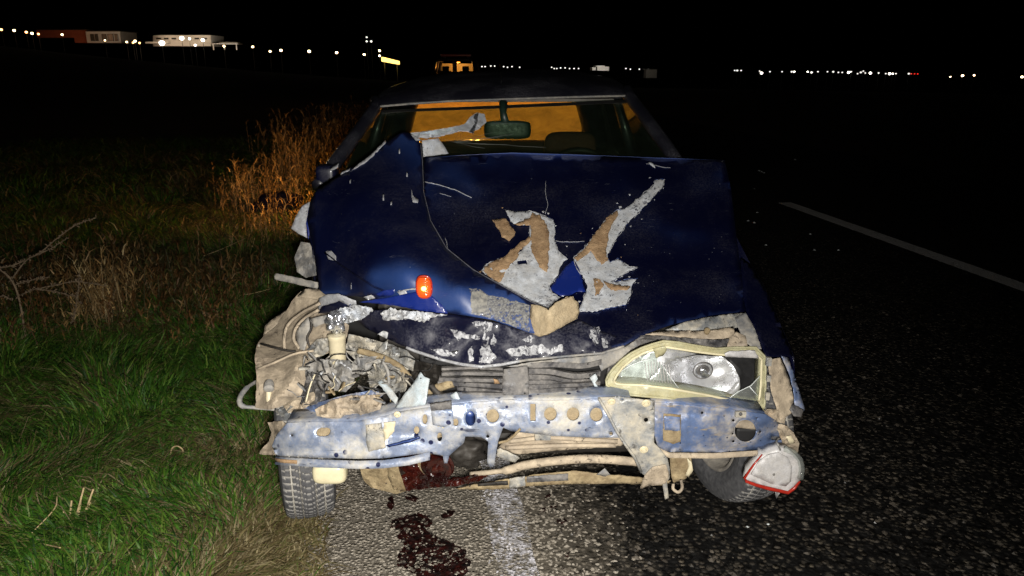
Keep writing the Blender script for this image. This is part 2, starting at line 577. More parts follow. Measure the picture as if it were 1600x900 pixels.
k = N('field_soil')
f = k.noise(3, 6, .6); g = k.noise(45, 5, .65)
k.set('Base Color', k.mix(k.ramp(g, .3, .7), (.028, .022, .012), (.075, .058, .030)))
k.set('Roughness', .95); k.bump(g, .8, .02)
M['soil'] = k.m
rings = [0, 1, 2, 3, 4, 5, 6, 8, 10, 13, 17, 22, 30, 40, 55, 75, 100, 130, 165, 200, 240, 300, 400, 700, 1500, 3000]
verts, faces = [], []
seg = 72
for r in rings:
    for a in range(seg):
        x, y = r * math.cos(2 * math.pi * a / seg), r * math.sin(2 * math.pi * a / seg)
        verts.append((x, y, terrain(x, y) - .03))
for i in range(len(rings) - 1):
    for a in range(seg):
        faces.append((i * seg + a, (i + 1) * seg + a, (i + 1) * seg + (a + 1) % seg, i * seg + (a + 1) % seg))
tag(link('ground', mesh_of(verts[seg - 1:], [tuple(max(0, v - seg + 1) for v in f) for f in faces], 'ground'), M['soil']), kind='structure')

# asphalt: coarse chips standing out of a dark binder
def asphalt(name, chip_a, chip_b, binder, lo, hi, spec=.5, dust=False, vscale=78):
    k = N(name)
    w = k.noise(70, 3, .5)
    mp = k.n('ShaderNodeMixRGB'); mp.blend_type = 'ADD'
    v = k.n('ShaderNodeTexVoronoi', feature='F1'); v.inputs['Scale'].default_value = vscale; k.l(k.co, v.inputs['Vector'])
    v2 = k.vor(190)
    big_n = k.noise(3.2, 5, .6); mid = k.noise(26, 5, .65, .5)
    dist = v.outputs['Distance']; rnd = k.n('ShaderNodeSeparateColor'); k.l(v.outputs['Color'], rnd.inputs[0])
    chip = k.mix(k.ramp(rnd.outputs[0], .1, .9), chip_a, chip_b)
    wear = k.math('ADD', k.math('MULTIPLY', mid, .75), k.math('MULTIPLY', big_n, .35))
    show = k.math('MULTIPLY', k.ramp(dist, .34, .56, 1, 0), k.ramp(k.math('ADD', wear, k.math('MULTIPLY', rnd.outputs[1], .22)), lo, hi))
    base = k.mix(k.ramp(v2, .1, .6), tuple(c * 1.3 for c in binder), tuple(c * .6 for c in binder))
    surf = k.mix(show, base, chip)
    if dust:                                              # pale shoulder grit; its fade paints in light falling off rightwards
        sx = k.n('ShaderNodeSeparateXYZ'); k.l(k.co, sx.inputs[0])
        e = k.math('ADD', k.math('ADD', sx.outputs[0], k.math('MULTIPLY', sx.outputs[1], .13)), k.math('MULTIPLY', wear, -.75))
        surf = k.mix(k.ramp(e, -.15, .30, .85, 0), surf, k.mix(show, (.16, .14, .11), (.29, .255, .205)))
    k.set('Base Color', surf)
    k.set('Roughness', k.ramp(rnd.outputs[2], 0, 1, .45, .85)); k.set('Specular IOR Level', spec)
    h = k.math('ADD', k.math('MULTIPLY', k.ramp(dist, 0, .6, 1, 0), .8), k.math('MULTIPLY', wear, 1.4))
    k.bump(h, .9, .009)
    return k.m
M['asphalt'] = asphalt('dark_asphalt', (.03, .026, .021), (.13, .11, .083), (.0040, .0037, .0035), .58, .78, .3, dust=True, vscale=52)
M['shoulder'] = asphalt('worn_grey_shoulder', (.27, .24, .195), (.40, .36, .30), (.17, .15, .12), .42, .62)

def ribbon(name, l0, l1, ts, z, mat, lab=None, wob0=0, wob1=0, n=1):
    verts, faces = [], []
    for i, t in enumerate(ts):
        a = l0 + (noise.noise(Vector((t * 2.1, 3.3, 0))) + .5 * noise.noise(Vector((t * 9.1, 1.3, 4)))) * wob0
        b = l1 + (noise.noise(Vector((t * 2.1, 7.3, 5))) + .5 * noise.noise(Vector((t * 9.1, 8.3, 4)))) * wob1
        for j in range(n + 1): verts.append(road_pt(a + (b - a) * j / n, t, z))
    for i in range(len(ts) - 1):
        for j in range(n):
            q = i * (n + 1) + j
            faces.append((q, q + 1, q + n + 2, q + n + 1))
    return tag(link(name, mesh_of(verts, faces, name), mat), kind='structure')

fine = [i * .06 for i in range(-60, 200)] + [12 + i * 4 for i in range(90)]
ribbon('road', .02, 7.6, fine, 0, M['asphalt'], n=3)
ribbon('road_shoulder', -.68, .05, fine, .004, M['shoulder'], wob0=.05, wob1=.05, n=1)
ribbon('verge', -60, -.56, fine, -.012, M['soil'], n=40)

def marking(name, base, worn, lo, hi):
    k = N(name)
    f = k.noise(45, 6, .7); g = k.noise(9, 3)
    m = k.ramp(k.math('ADD', k.math('MULTIPLY', f, .8), k.math('MULTIPLY', g, .25)), lo, hi)
    v = k.vor(80)
    k.set('Base Color', k.mix(m, worn, base)); k.set('Roughness', .8)
    tr = k.n('ShaderNodeBsdfTransparent'); mx = k.n('ShaderNodeMixShader')
    k.l(m, mx.inputs[0]); k.l(tr.outputs[0], mx.inputs[1]); k.l(k.b.outputs[0], mx.inputs[2]); k.l(mx.outputs[0], k.out.inputs[0])
    k.bump(k.math('ADD', k.ramp(v, 0, .6, 1, 0), f), .8, .007)
    return k.m
M['edge_paint'] = marking('worn_edge_line_paint', (.62, .61, .66), (.45, .43, .42), .46, .62)
M['lane_paint'] = marking('lane_line_paint', (.80, .79, .77), (.5, .5, .48), .28, .45)
ribbon('road_edge_line', -.06, .055, fine, .0085, M['edge_paint'], wob0=.03, wob1=.02)
p0, p1 = on_ground(1225, 317), on_ground(1600, 450)
d = (p0 - p1).normalized(); s = Vector((d.y, -d.x, 0)) * .085
q = p1 - d * 1.2
ln = tag(link('road_lane_line', mesh_of([q - s + Vector((0, 0, .005)), q + s + Vector((0, 0, .005)), p0 + s + Vector((0, 0, .005)), p0 - s + Vector((0, 0, .005))], [(0, 1, 2, 3)]), M['lane_paint']), kind='structure')

# loose chips of stone bedded in the surface, uncountable
def scatter_chips(name, n, lat0, lat1, t0, t1, r0, r1, mat, z, seed, keep):
    rng = np.random.default_rng(seed)
    base = np.array([[1, 0, .1], [.35, .9, .15], [-.75, .6, .05], [-.9, -.45, .15], [.1, -1, .1], [.6, -.6, .05], [.15, .1, .75], [-.3, -.1, .6]])
    fc = np.array([(0, 1, 6), (1, 2, 6), (2, 7, 6), (2, 3, 7), (3, 4, 7), (4, 6, 7), (4, 5, 6), (5, 0, 6)])
    V, Fc, k = [], [], 0
    for i in range(n):
        lat, t = rng.uniform(lat0, lat1), t0 + (t1 - t0) * rng.random() ** 1.5
        if rng.random() > keep(lat, t): continue
        r = r0 + (r1 - r0) * rng.random() ** 2
        a = rng.uniform(0, 6.28)
        b = base * (1 + rng.uniform(-.3, .3, base.shape)) * r * np.array([1, rng.uniform(.55, 1), rng.uniform(.4, .9)])
        x = b[:, 0] * math.cos(a) - b[:, 1] * math.sin(a); y = b[:, 0] * math.sin(a) + b[:, 1] * math.cos(a)
        p = road_pt(lat, t, z)
        V.append(np.stack([x + p.x, y + p.y, b[:, 2] + p.z], 1)); Fc.append(fc + k); k += 8
    me = bpy.data.meshes.new(name)
    me.from_pydata(np.concatenate(V).tolist(), [], np.concatenate(Fc).tolist())
    return tag(link(name, me, mat, None, False), kind='stuff')
k = N('stone_chip')
gi = k.n('ShaderNodeNewGeometry')
k.set('Base Color', k.mix(k.ramp(gi.outputs['Random Per Island'], 0, 1), (.006, .0055, .005), (.095, .08, .062)))
k.set('Roughness', k.ramp(gi.outputs['Random Per Island'], 0, 1, .3, .8))
M['chip'] = k.m
k = N('pale_stone_chip')
gi = k.n('ShaderNodeNewGeometry')
k.set('Base Color', k.mix(k.ramp(gi.outputs['Random Per Island'], 0, 1), (.20, .175, .14), (.36, .325, .27)))
k.set('Roughness', .8)
M['chip_pale'] = k.m
tag(scatter_chips('asphalt_chips', 26000, .03, 3.2, -.9, 2.6, .005, .015, M['chip'], -.0015, 3, lambda l, t: (.10 + .75 * S(-.1, .45, noise.noise(Vector((l * 1.6, t * 1.6, 0))) + .7 * noise.noise(Vector((l * 9, t * 9, 3))))) * S(3.2, 1.2, max(l, t * 1.25))), 'dark stone chips standing out of the asphalt beside the wreck', 'stone chips')
tag(scatter_chips('shoulder_chips', 30000, -.66, .60, -.9, 2.4, .004, .010, M['chip_pale'], .0015, 4, lambda l, t: .8 * S(.45, -.05, l)), 'pale stone chips in the worn grey road shoulder', 'stone chips')

k = N('painted_chip')
gi = k.n('ShaderNodeNewGeometry')
k.set('Base Color', k.mix(k.ramp(gi.outputs['Random Per Island'], 0, 1), (.32, .31, .32), (.70, .69, .74)))
k.set('Roughness', .8)
M['chip_white'] = k.m
tag(scatter_chips('painted_chips', 11000, -.085, .055, -.9, 1.6, .004, .0095, M['chip_white'], .0025, 8, lambda l, t: (.12 + .88 * S(-.06, .04, l)) * S(-.35, .25, noise.noise(Vector((l * 12, t * 6, 9))))), 'chips still carrying the worn white paint of the edge line', 'stone chips')

# ------------------------------------------------------------------ grass
def blade_mesh(name, rows, mat, label, cat):
    """rows: base xyz, height, lean dx dy, width, colour rgb, curl"""
    A = np.array(rows, float)
    n = len(A)
    b = A[:, :3]; h = A[:, 3:4]; lean = np.concatenate([A[:, 4:6], np.zeros((n, 1))], 1); w = A[:, 6:7]; col = A[:, 7:10]
    L = np.linalg.norm(lean[:, :2], axis=1, keepdims=True) + 1e-6
    ang = np.random.default_rng(5).uniform(0, 6.28, (n, 1))
    side = np.concatenate([np.cos(ang), np.sin(ang), np.zeros((n, 1))], 1) * w * .5
    up = np.array([[0, 0, 1.0]])
    m1 = b + up * h * .48 + lean * h * .25
    m2 = b + up * h * (.82 - .25 * np.minimum(L, 1.6) / 1.6) + lean * h * .66
    tp = b + up * h * np.maximum(.12, .98 - .55 * L) + lean * h * 1.05
    V = np.stack([b - side, b + side, m1 - side * .9, m1 + side * .9, m2 - side * .6, m2 + side * .6, tp], 1).reshape(-1, 3)
    base = np.arange(n)[:, None] * 7
    quads = np.concatenate([base + np.array([[0, 1, 3, 2]]), base + np.array([[2, 3, 5, 4]])], 0)
    tris = base + np.array([[4, 5, 6]])
    me = bpy.data.meshes.new(name)
    me.from_pydata(V.tolist(), [], quads.tolist() + tris.tolist())
    ca = me.color_attributes.new('tint', 'FLOAT_COLOR', 'POINT')
    cc = np.concatenate([np.repeat(col, 7, 0), np.ones((n * 7, 1))], 1).astype(np.float32)
    ca.data.foreach_set('color', cc.ravel())
    o = link(name, me, mat, None, True)
    return tag(o, label, cat, kind='stuff')

k = N('grass_blades')
at_ = k.n('ShaderNodeAttribute'); at_.attribute_name = 'tint'
k.set('Base Color', at_.outputs['Color']); k.set('Roughness', .55); k.set('Specular IOR Level', .35)
tl = k.n('ShaderNodeBsdfTranslucent'); k.l(at_.outputs['Color'], tl.inputs[0])
mx = k.n('ShaderNodeMixShader'); mx.inputs[0].default_value = .25
k.l(k.b.outputs[0], mx.inputs[1]); k.l(tl.outputs[0], mx.inputs[2]); k.l(mx.outputs[0], k.out.inputs[0])
M['blade'] = k.m

rng = random.Random(11)
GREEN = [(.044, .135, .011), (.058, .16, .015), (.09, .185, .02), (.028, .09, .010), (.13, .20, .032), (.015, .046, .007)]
DRY = [(.20, .16, .075), (.14, .105, .05), (.30, .25, .14), (.09, .068, .03), (.12, .12, .04)]
rows = []
def nz(x, y, s, o=0): return noise.noise(Vector((x * s + o, y * s, o * 1.7)))
for (y0, y1, x0, x1, n, hs, ws) in ((1.55, 2.9, -3.3, -.40, 62000, .12, .0056), (2.9, 4.6, -4.4, -.5, 56000, .16, .0062), (4.6, 8.0, -5.5, -.7, 36000, .18, .007), (8, 15, -9, -1.2, 26000, .26, .012)):
    for i in range(n):
        x, y = rng.uniform(x0, x1), rng.uniform(y0, y1)
        q = Vector((x, y, 0)) - RO
        lat = q.dot(RR)
        edge = -.605 + .07 * nz(x, y, 3.1) + .03 * nz(x, y, 11)
        if lat > edge: continue
        d = edge - lat
        patch = nz(x, y, 1.7, 2) + .5 * nz(x, y, 5.2, 7)
        dry = S(.48, .0, d + .30 * patch) * .70 + S(.1, .5, patch) * .35 + .06
        dry += .6 * math.exp(-((x + 1.15) / .28) ** 2 - ((y - 2.65) / .25) ** 2) + .45 * math.exp(-((x + .85) / .3) ** 2 - ((y - 2.0) / .3) ** 2)
        if y > 3.4: dry += .25 * S(3.2, 5.0, y) + .4 * S(.0, .4, nz(x, y, .9, 4))
        if rng.random() < S(.14, 0, d) * .75: continue
        isdry = rng.random() < dry
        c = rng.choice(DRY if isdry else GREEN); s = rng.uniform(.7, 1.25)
        fl = 1 - .55 * S(.5, 0, d)
        h = hs * rng.uniform(.5, 1.35) * (1 + .5 * patch) * fl
        a = 2.2 + 4.5 * nz(x, y, 2.2, 9) + rng.uniform(-1.0, 1.0)
        ln_ = rng.uniform(.35, 1.6) + (.5 if isdry else 0) + .5 * (1 - fl)
        rows.append((x, y, -.012, max(.02, h * (1 - .5 * math.exp(-((x + 1.15) / .28) ** 2 - ((y - 2.65) / .25) ** 2))), math.cos(a) * ln_, math.sin(a) * ln_, ws * rng.uniform(.6, 1.4), c[0] * s, c[1] * s, c[2] * s))
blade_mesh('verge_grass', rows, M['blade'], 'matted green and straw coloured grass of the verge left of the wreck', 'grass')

def weeds(name, spots, label, cat):
    rows = []
    for (x0, x1, y0, y1, n, h0, h1, cols, wd) in spots:
        for i in range(n):
            x, y = rng.uniform(x0, x1), rng.uniform(y0, y1)
            if nz(x, y, 1.3, 3) + .4 * rng.random() < -.05: continue
            h = rng.uniform(h0, h1) * (1 + .4 * nz(x, y, .8, 6))
            c = rng.choice(cols); s = rng.uniform(.6, 1.3); a = rng.uniform(0, 6.28); l = rng.uniform(.02, .45)
            dx, dy = math.cos(a) * l, math.sin(a) * l
            rows.append((x, y, -.01, h, dx, dy, wd * .5, c[0] * s, c[1] * s, c[2] * s))
            for q in range(rng.randint(4, 11)):            # seed heads and leaves along the stalk
                f = rng.uniform(.35, 1.0); a2 = rng.uniform(0, 6.28); l2 = rng.uniform(.5, 1.6)
                rows.append((x + dx * h * f * f, y + dy * h * f * f, h * f * (.98 - .3 * l), h * rng.uniform(.06, .18), math.cos(a2) * l2, math.sin(a2) * l2, wd * rng.uniform(.5, 1.3), c[0] * s * 1.2, c[1] * s * 1.15, c[2] * s))
    return blade_mesh(name, rows, M['blade'], label, cat)
STRAW = [(.36, .25, .12), (.28, .18, .08), (.42, .32, .17), (.20, .13, .055)]
weeds('tall_dry_grass', [(-3.1, -1.55, 7.2, 12.0, 900, .22, .62, STRAW, .010), (-2.4, -1.5, 6.0, 8.0, 300, .12, .38, STRAW, .009), (-4.6, -2.2, 12, 20, 500, .3, .8, STRAW, .016), (-2.9, -2.3, 8.5, 9.5, 40, .7, .95, STRAW, .008)],
      'tall dry grass with seed heads lit orange behind the wreck', 'dry grass')
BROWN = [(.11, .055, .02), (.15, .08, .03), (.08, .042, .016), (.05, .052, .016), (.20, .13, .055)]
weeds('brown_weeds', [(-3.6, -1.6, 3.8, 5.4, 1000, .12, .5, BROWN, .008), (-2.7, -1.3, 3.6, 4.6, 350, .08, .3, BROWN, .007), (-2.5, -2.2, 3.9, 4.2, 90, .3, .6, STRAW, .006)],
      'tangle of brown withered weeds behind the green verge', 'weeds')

M['twig'] = plain('dry_twig_bark', (.20, .145, .09), .85, 0, .3, 60)
M['straw'] = plain('straw', (.50, .38, .20), .7, 0, .3, 60)
# the bare thorny shrub at the left edge
sp = on_ground(40, 545)
sh = empty('dry_shrub', sp, 'bare thorny shrub with knobbly twigs at the left edge of the verge', 'shrub')
Ys = sp.y
def twig(name, pix, r0, r1, seed):
    r_ = random.Random(seed)
    pts = curve_pts([at(a, b, Ys + c) for a, b, c in pix], 6)
    n = len(pts)
    v, f = tube_data(pts, [r0 + (r1 - r0) * i / (n - 1) for i in range(n)], 6)
    for i in range(1, n):                                  # buds and thorns
        for q in range(2):
            p = pts[i] + Vector((r_.uniform(-.004, .004), r_.uniform(-.004, .004), r_.uniform(-.004, .004)))
            e = p + Vector((r_.uniform(-1, 1), r_.uniform(-.6, .6), r_.uniform(-.6, 1))).normalized() * r_.uniform(.008, .022)
            v2, f2 = tube_data([p, p.lerp(e, .6), e], [.0022, .0032, .0006], 4)
            f += [tuple(k + len(v) for k in g) for g in f2]; v += v2
    return link(name, mesh_of(v, f, name), M['twig'], sh)
twig('stem', [(42, 545, 0), (36, 500, 0), (28, 460, .01), (16, 435, .02), (0, 422, .03), (-25, 410, .05)], .0065, .004, 1)
twig('branch', [(17, 438, .02), (40, 408, 0), (62, 395, -.03), (90, 372, -.05), (118, 352, -.06), (150, 340, -.05)], .0045, .0015, 2)
twig('branch', [(-6, 420, .03), (22, 414, .02), (50, 402, .06), (80, 388, .10), (105, 372, .12)], .004, .0015, 3)
twig('branch', [(30, 462, .0), (55, 452, -.04), (85, 446, -.06), (120, 440, -.05), (165, 447, -.03)], .004, .0015, 4)
twig('branch', [(24, 445, .02), (40, 440, .08), (60, 436, .12), (72, 434, .15)], .003, .0015, 5)
twig('branch', [(55, 452, -.04), (85, 455, -.08), (110, 462, -.1), (124, 461, -.11)], .003, .0012, 6)
twig('branch', [(124, 425, .0), (122, 455, .02), (118, 485, .03), (112, 505, .03)], .002, .003, 7)
twig('branch', [(-10, 470, .0), (5, 462, .0), (20, 470, .02)], .003, .0012, 8)
# cut straw stubble, bent stalks and fallen stems
def stalk(name, pts, r, label, mat='straw', group=None):
    loc = Vector(pts[0]); v, f = tube_data(curve_pts(pts, 5), r, 5)
    o = link(name, mesh_of([p - loc for p in v], f, name), M[mat]); o.location = loc
    return tag(o, label, 'dry stalk', group)
g0 = on_ground(118, 822)
clump = empty('straw_clump', g0, 'clump of cut straw stubble standing in the grass at lower left', 'straw clump')
for (bx, by, tx, ty) in ((105, 826, 112, 782), (112, 828, 131, 762), (118, 826, 127, 775), (124, 820, 146, 764), (98, 828, 99, 795), (128, 816, 141, 785), (115, 824, 119, 800), (121, 824, 133, 800)):
    a = on_ground(bx, by); b = at(tx, ty, a.y + .02)
    tube('stalk', [a, a.lerp(b, .5) + Vector((.002, 0, 0)), b], [.0035, .0034, .003], M['straw'], clump, 6)
stalk('bent_stalk', [on_ground(273, 752), at(283, 718, 2.62), at(286, 704, 2.60), at(277, 697, 2.60), at(268, 702, 2.60), at(266, 722, 2.60)], .0028, 'hooked pale straw stalk bent over beside the trodden grass patch')
for i, (pp, lab) in enumerate((
    ([(428, 478), (396, 492), (385, 498)], 'pale loose stem in dark grass just left of the crumpled wing'),
    ([(98, 608), (112, 622), (128, 640)], 'short pale stem lying across the grass at the far left'),
    ([(56, 862), (92, 832), (98, 820)], 'pale straw lying just left of the straw stubble clump'),
    ([(66, 878), (90, 892), (104, 904)], 'long pale straw lying at the bottom left corner'),
    ([(320, 424), (352, 415), (390, 400)], 'thin pale stem leaning among the brown weeds near the wreck'))):
    pts = [on_ground(*p) + Vector((0, 0, .07 + .05 * (i in (0, 4)) + .02 * q)) for q, p in enumerate(pp)]
    stalk('loose_stem', pts, .0022, lab)

# fluid that ran out onto the shoulder
def puddle(name, pix, label, cat, z, seed, wob=3):
    lp = densify(pix, 5, wob, seed)
    g = [on_ground(*p, z) for p in lp]
    c = sum(g, Vector()) / len(g)
    bm = bmesh.new()
    vs_ = [bm.verts.new(p - c) for p in g]
    f = bm.faces.new(vs_)
    if f.normal.z < 0 or True:
        bm.normal_update()
        if f.normal.z < 0: bmesh.ops.reverse_faces(bm, faces=[f])
    bmesh.ops.triangulate(bm, faces=[f])
    r = bmesh.ops.extrude_face_region(bm, geom=bm.faces[:])
    for v in [e for e in r['geom'] if isinstance(e, bmesh.types.BMVert)]: v.co.z += .0005
    bmesh.ops.recalc_face_normals(bm, faces=bm.faces)
    o = link(name, bm_mesh(bm, name), M['spill'], None, False); o.location = c
    return tag(o, label, cat)
sp1 = [(612, 812), (640, 805), (655, 800), (672, 806), (675, 820), (668, 830), (690, 842), (712, 850), (730, 862), (736, 880), (728, 897), (716, 910), (660, 908), (640, 893), (620, 882), (622, 866), (632, 852), (620, 838), (625, 826), (610, 825)]
puddle('fluid_spill', sp1, 'largest dark red fluid stain on the grey shoulder in front of the wreck', 'fluid stain', .0042, 1, 2.5)
for i, (pix, lab) in enumerate((
    ([(606, 778), (613, 774), (616, 790), (612, 798), (605, 793)], 'small dark fluid drip stain nearest the left front tyre'),
    ([(632, 776), (640, 772), (655, 778), (650, 784), (636, 781)], 'small dark stain just under the soaked undertray'),
    ([(688, 805), (702, 797), (712, 798), (706, 806), (692, 811)], 'small dark splash up to the right of the largest stain'),
    ([(766, 848), (778, 843), (777, 848), (768, 852)], 'tiny red splash on the faded edge line'),
    ([(857, 791), (872, 788), (870, 793), (860, 794)], 'black oil drip on the asphalt right of the edge line'),
    ([(842, 796), (853, 793), (855, 799), (844, 800)], 'left one of the black oil drips right of the edge line'),
    ([(870, 812), (880, 808), (887, 814), (880, 819), (871, 818)], 'roundest black oil drip on the asphalt under the wreck'),
    ([(856, 772), (864, 768), (860, 776), (850, 779)], 'farthest black oil drip close to the lower lip'),
    ([(883, 865), (890, 862), (888, 871), (883, 870)], 'nearest small black oil drip at the bottom of the picture'))):
    puddle('fluid_drip', pix, lab, 'fluid stain', .0042 if i < 4 else .0006, 10 + i, 1.2)

# glass crumbs on the road to the right
M['crumb'] = plain('glass_crumb', (.8, .85, .85), .25, 0, .1, 40, 1.0)
for i, (a, b) in enumerate([(1186, 268), (1190, 270), (1194, 271), (1183, 333), (1178, 296), (1266, 367), (1197, 384), (1272, 392), (1310, 392), (1158, 395), (1175, 420), (1169, 346), (1178, 349), (1242, 251), (1200, 820), (1168, 824)]):
    p = on_ground(a, b, .004)
    bm = bmesh.new(); bmesh.ops.create_icosphere(bm, subdivisions=1, radius=.0024 * p.y if i < 14 else .006)
    for v in bm.verts: v.co = Vector((v.co.x * rng.uniform(.6, 1.2), v.co.y * rng.uniform(.6, 1.2), abs(v.co.z) * rng.uniform(.5, 1.1)))
    o = link('glass_crumb', bm_mesh(bm), M['crumb'], None, False); o.location = p
    tag(o, 'tiny glittering crumb of broken glass on the dark road right of the wreck', 'glass crumb', 'crumbs of broken glass on the road')

# ------------------------------------------------------------------ the wrecked car
CY = math.radians(2.5)
CD, CR = Vector((-math.sin(CY), math.cos(CY), 0)), Vector((math.cos(CY), math.sin(CY), 0))
C0 = Vector((0.045, 1.95, 0))
def carp(s, t, z): return C0 + CR * s + CD * t + Vector((0, 0, z))
car = empty('wrecked_car', carp(0, 2.1, 0), 'dark blue sedan with its front smashed in, standing half on the road shoulder', 'car')

# -- hood: right-hand sheet, buckled up towards the windscreen
hood_out = [(662, 247, 2.95), (720, 243, 2.96), (800, 239, 2.98), (900, 242, 2.98), (1000, 246, 2.97), (1060, 248, 2.96), (1133, 251, 2.93), (1143, 300, 2.82), (1152, 380, 2.60), (1160, 440, 2.44), (1163, 487, 2.33),
            (1110, 493, 2.28), (1050, 507, 2.22), (1010, 521, 2.17), (975, 540, 2.12), (940, 552, 2.09), (880, 556, 2.10), (800, 520, 2.20), (740, 470, 2.32), (690, 420, 2.46), (665, 340, 2.72)]
hood_ctl = [(800, 400, 2.52), (950, 400, 2.54), (1050, 400, 2.55), (880, 330, 2.74), (1050, 320, 2.76), (740, 330, 2.75), (900, 470, 2.34), (1040, 450, 2.39)]
hood_f0 = tps(hood_ctl + hood_out)
hood_w = crumple(.012, .8, 4)
hood_depth = lambda x, y: hood_f0(x, y) + hood_w(x, y)
hood = panel('hood', hood_out, hood_depth, M['navy'], car, step=10, thick=.002)
strip('hood_rear_edge', [(664, 246.5, 2.95), (720, 242.5, 2.96), (800, 238.5, 2.98), (900, 241.5, 2.98), (1000, 245.5, 2.97), (1060, 247.5, 2.96), (1133, 250.5, 2.93)], (0, .25, -.16), M['navy'], hood)
# hood: left-hand part folded over like a tent
flap_out = [(628, 206, 2.95), (640, 207, 2.95), (655, 218, 2.92), (659, 250, 2.84), (661, 300, 2.68), (672, 345, 2.50), (697, 388, 2.36), (738, 421, 2.25), (788, 449, 2.17), (830, 472, 2.12), (858, 484, 2.09),
            (846, 523, 2.05), (828, 520, 2.06), (770, 500, 2.09), (700, 489, 2.12), (660, 485, 2.15), (600, 470, 2.20), (560, 463, 2.26), (500, 460, 2.34), (496, 430, 2.42), (489, 385, 2.55), (480, 345, 2.66), (485, 312, 2.74), (500, 290, 2.80), (545, 263, 2.86), (600, 223, 2.94)]
flap_ctl = [(600, 380, 2.32), (540, 400, 2.40), (640, 440, 2.16), (640, 405, 2.22), (720, 450, 2.13), (590, 440, 2.21), (680, 405, 2.27), (650, 350, 2.44), (560, 300, 2.66), (625, 300, 2.64), (545, 440, 2.31), (570, 430, 2.23)]
flap_f0 = tps(flap_ctl + flap_out)
flap_w = crumple(.008, .7, 9)
flap_depth = lambda x, y: flap_f0(x, y) + flap_w(x, y)
flap = panel('folded_panel', flap_out, flap_depth, M['navy_flap'], hood, step=9, thick=.002)
# rolled edge along the fold
edge_l = [(657, 222), (660, 250), (662, 300), (673, 345), (698, 388), (739, 421), (789, 449), (831, 472), (857, 483)]
tube('fold_edge', [at(a, b, flap_depth(a, b) - .001) for a, b in densify(edge_l, 10, closed=False)], .0018, M['edge_wear'], hood, 6)
tube('crease', [at(a, b, flap_depth(a, b) + .0015) for a, b in densify([(508, 395), (530, 412), (560, 432), (585, 448), (610, 458)], 8, closed=False)], .004, M['navy'], hood, 6)
tag(panel('filler_slab', [(829, 475), (843, 478), (858, 485), (868, 473), (882, 467), (896, 463), (899, 470), (903, 471), (906, 487), (902, 498), (880, 510), (860, 520), (842, 526), (831, 521), (827, 502)],
      lambda x, y: 2.02 + .0006 * (526 - y) + (.0011 * (x - 858) if x > 858 else .0016 * (858 - x)), M['block'], hood, thick=.012, step=5, rel=crumple(.003, 5, 2), wob=.6, smooth=True), 'broken slab of tan body filler')
panel('scuffed_patch', [(733, 450), (750, 452), (764, 462), (790, 466), (828, 477), (827, 519), (800, 509), (770, 498), (736, 490), (740, 470)], flap_depth, M['scuff'], hood, thick=0, lift=.003, step=6, wob=1.2)
panel('scuffed_patch', [(738, 456), (752, 455), (761, 462), (762, 478), (756, 488), (737, 488), (735, 470)], flap_depth, M['haze_film'], hood, thick=0, lift=.004, step=5, wob=1)
panel('scraped_edge', [(602, 218), (603, 223), (592, 234), (582, 245), (568, 256), (548, 268), (556, 259), (567, 250), (580, 240), (590, 230)], flap_depth, M['white_scrape'], hood, thick=.0008, lift=.006, step=4, wob=1)
panel('scraped_edge', [(534, 268), (548, 262), (546, 266), (532, 273)], flap_depth, M['white_scrape'], hood, thick=.0008, lift=.006, step=4, wob=.5)
for pp in ([(509, 392), (518, 392), (525, 400), (525, 408), (513, 405)], [(643, 294), (645, 305), (654, 311), (653, 317), (645, 316), (643, 306)], [(598, 303), (600, 302), (600, 313), (598, 313)], [(611, 313), (613, 313), (612, 320), (610, 320)],
           [(545, 281), (549, 279), (547, 287)], [(635, 268), (637, 268), (637, 276), (635, 276)], [(548, 442), (549, 442), (549, 452), (548, 452)], [(623, 232), (625, 232), (625, 240), (623, 240)]):
    panel('paint_chip', pp, flap_depth, M['white_scrape'], hood, thick=.0005, lift=.004, step=4)
# hood: front lip hanging down
front_out = [(545, 492, 2.24), (600, 483, 2.18), (660, 488, 2.13), (720, 492, 2.11), (790, 508, 2.09), (850, 522, 2.10), (905, 500, 2.18), (945, 520, 2.14), (985, 533, 2.12), (940, 552, 2.08), (880, 557, 2.06), (820, 563, 2.03), (780, 570, 2.01), (752, 573, 2.00), (720, 569, 2.01), (690, 562, 2.03), (650, 549, 2.06), (615, 534, 2.12), (575, 515, 2.20)]
front_f0 = tps([(700, 525, 2.06), (800, 535, 2.05), (880, 530, 2.09), (620, 505, 2.14)] + front_out)
front_w = crumple(.022, 1.7, 6)
front_depth = lambda x, y: front_f0(x, y) + front_w(x, y) + .012
lip = panel('front_section', front_out, front_depth, M['navy_front'], hood, step=6, thick=.002, wob=.6)
lipline = densify([(635, 543), (650, 549), (690, 562), (720, 569), (752, 573), (780, 570), (820, 563), (880, 557), (940, 552), (975, 541)], 8, closed=False)
tube('lip_edge', [at(a, b, front_depth(a, b) - .002) for a, b in lipline if a < 815], .005, M['white_scrape'], hood, 6)
tube('lip_edge', [at(a, b, front_depth(a, b) - .002) for a, b in lipline if a > 800], .004, M['grey_plastic'], hood, 6)
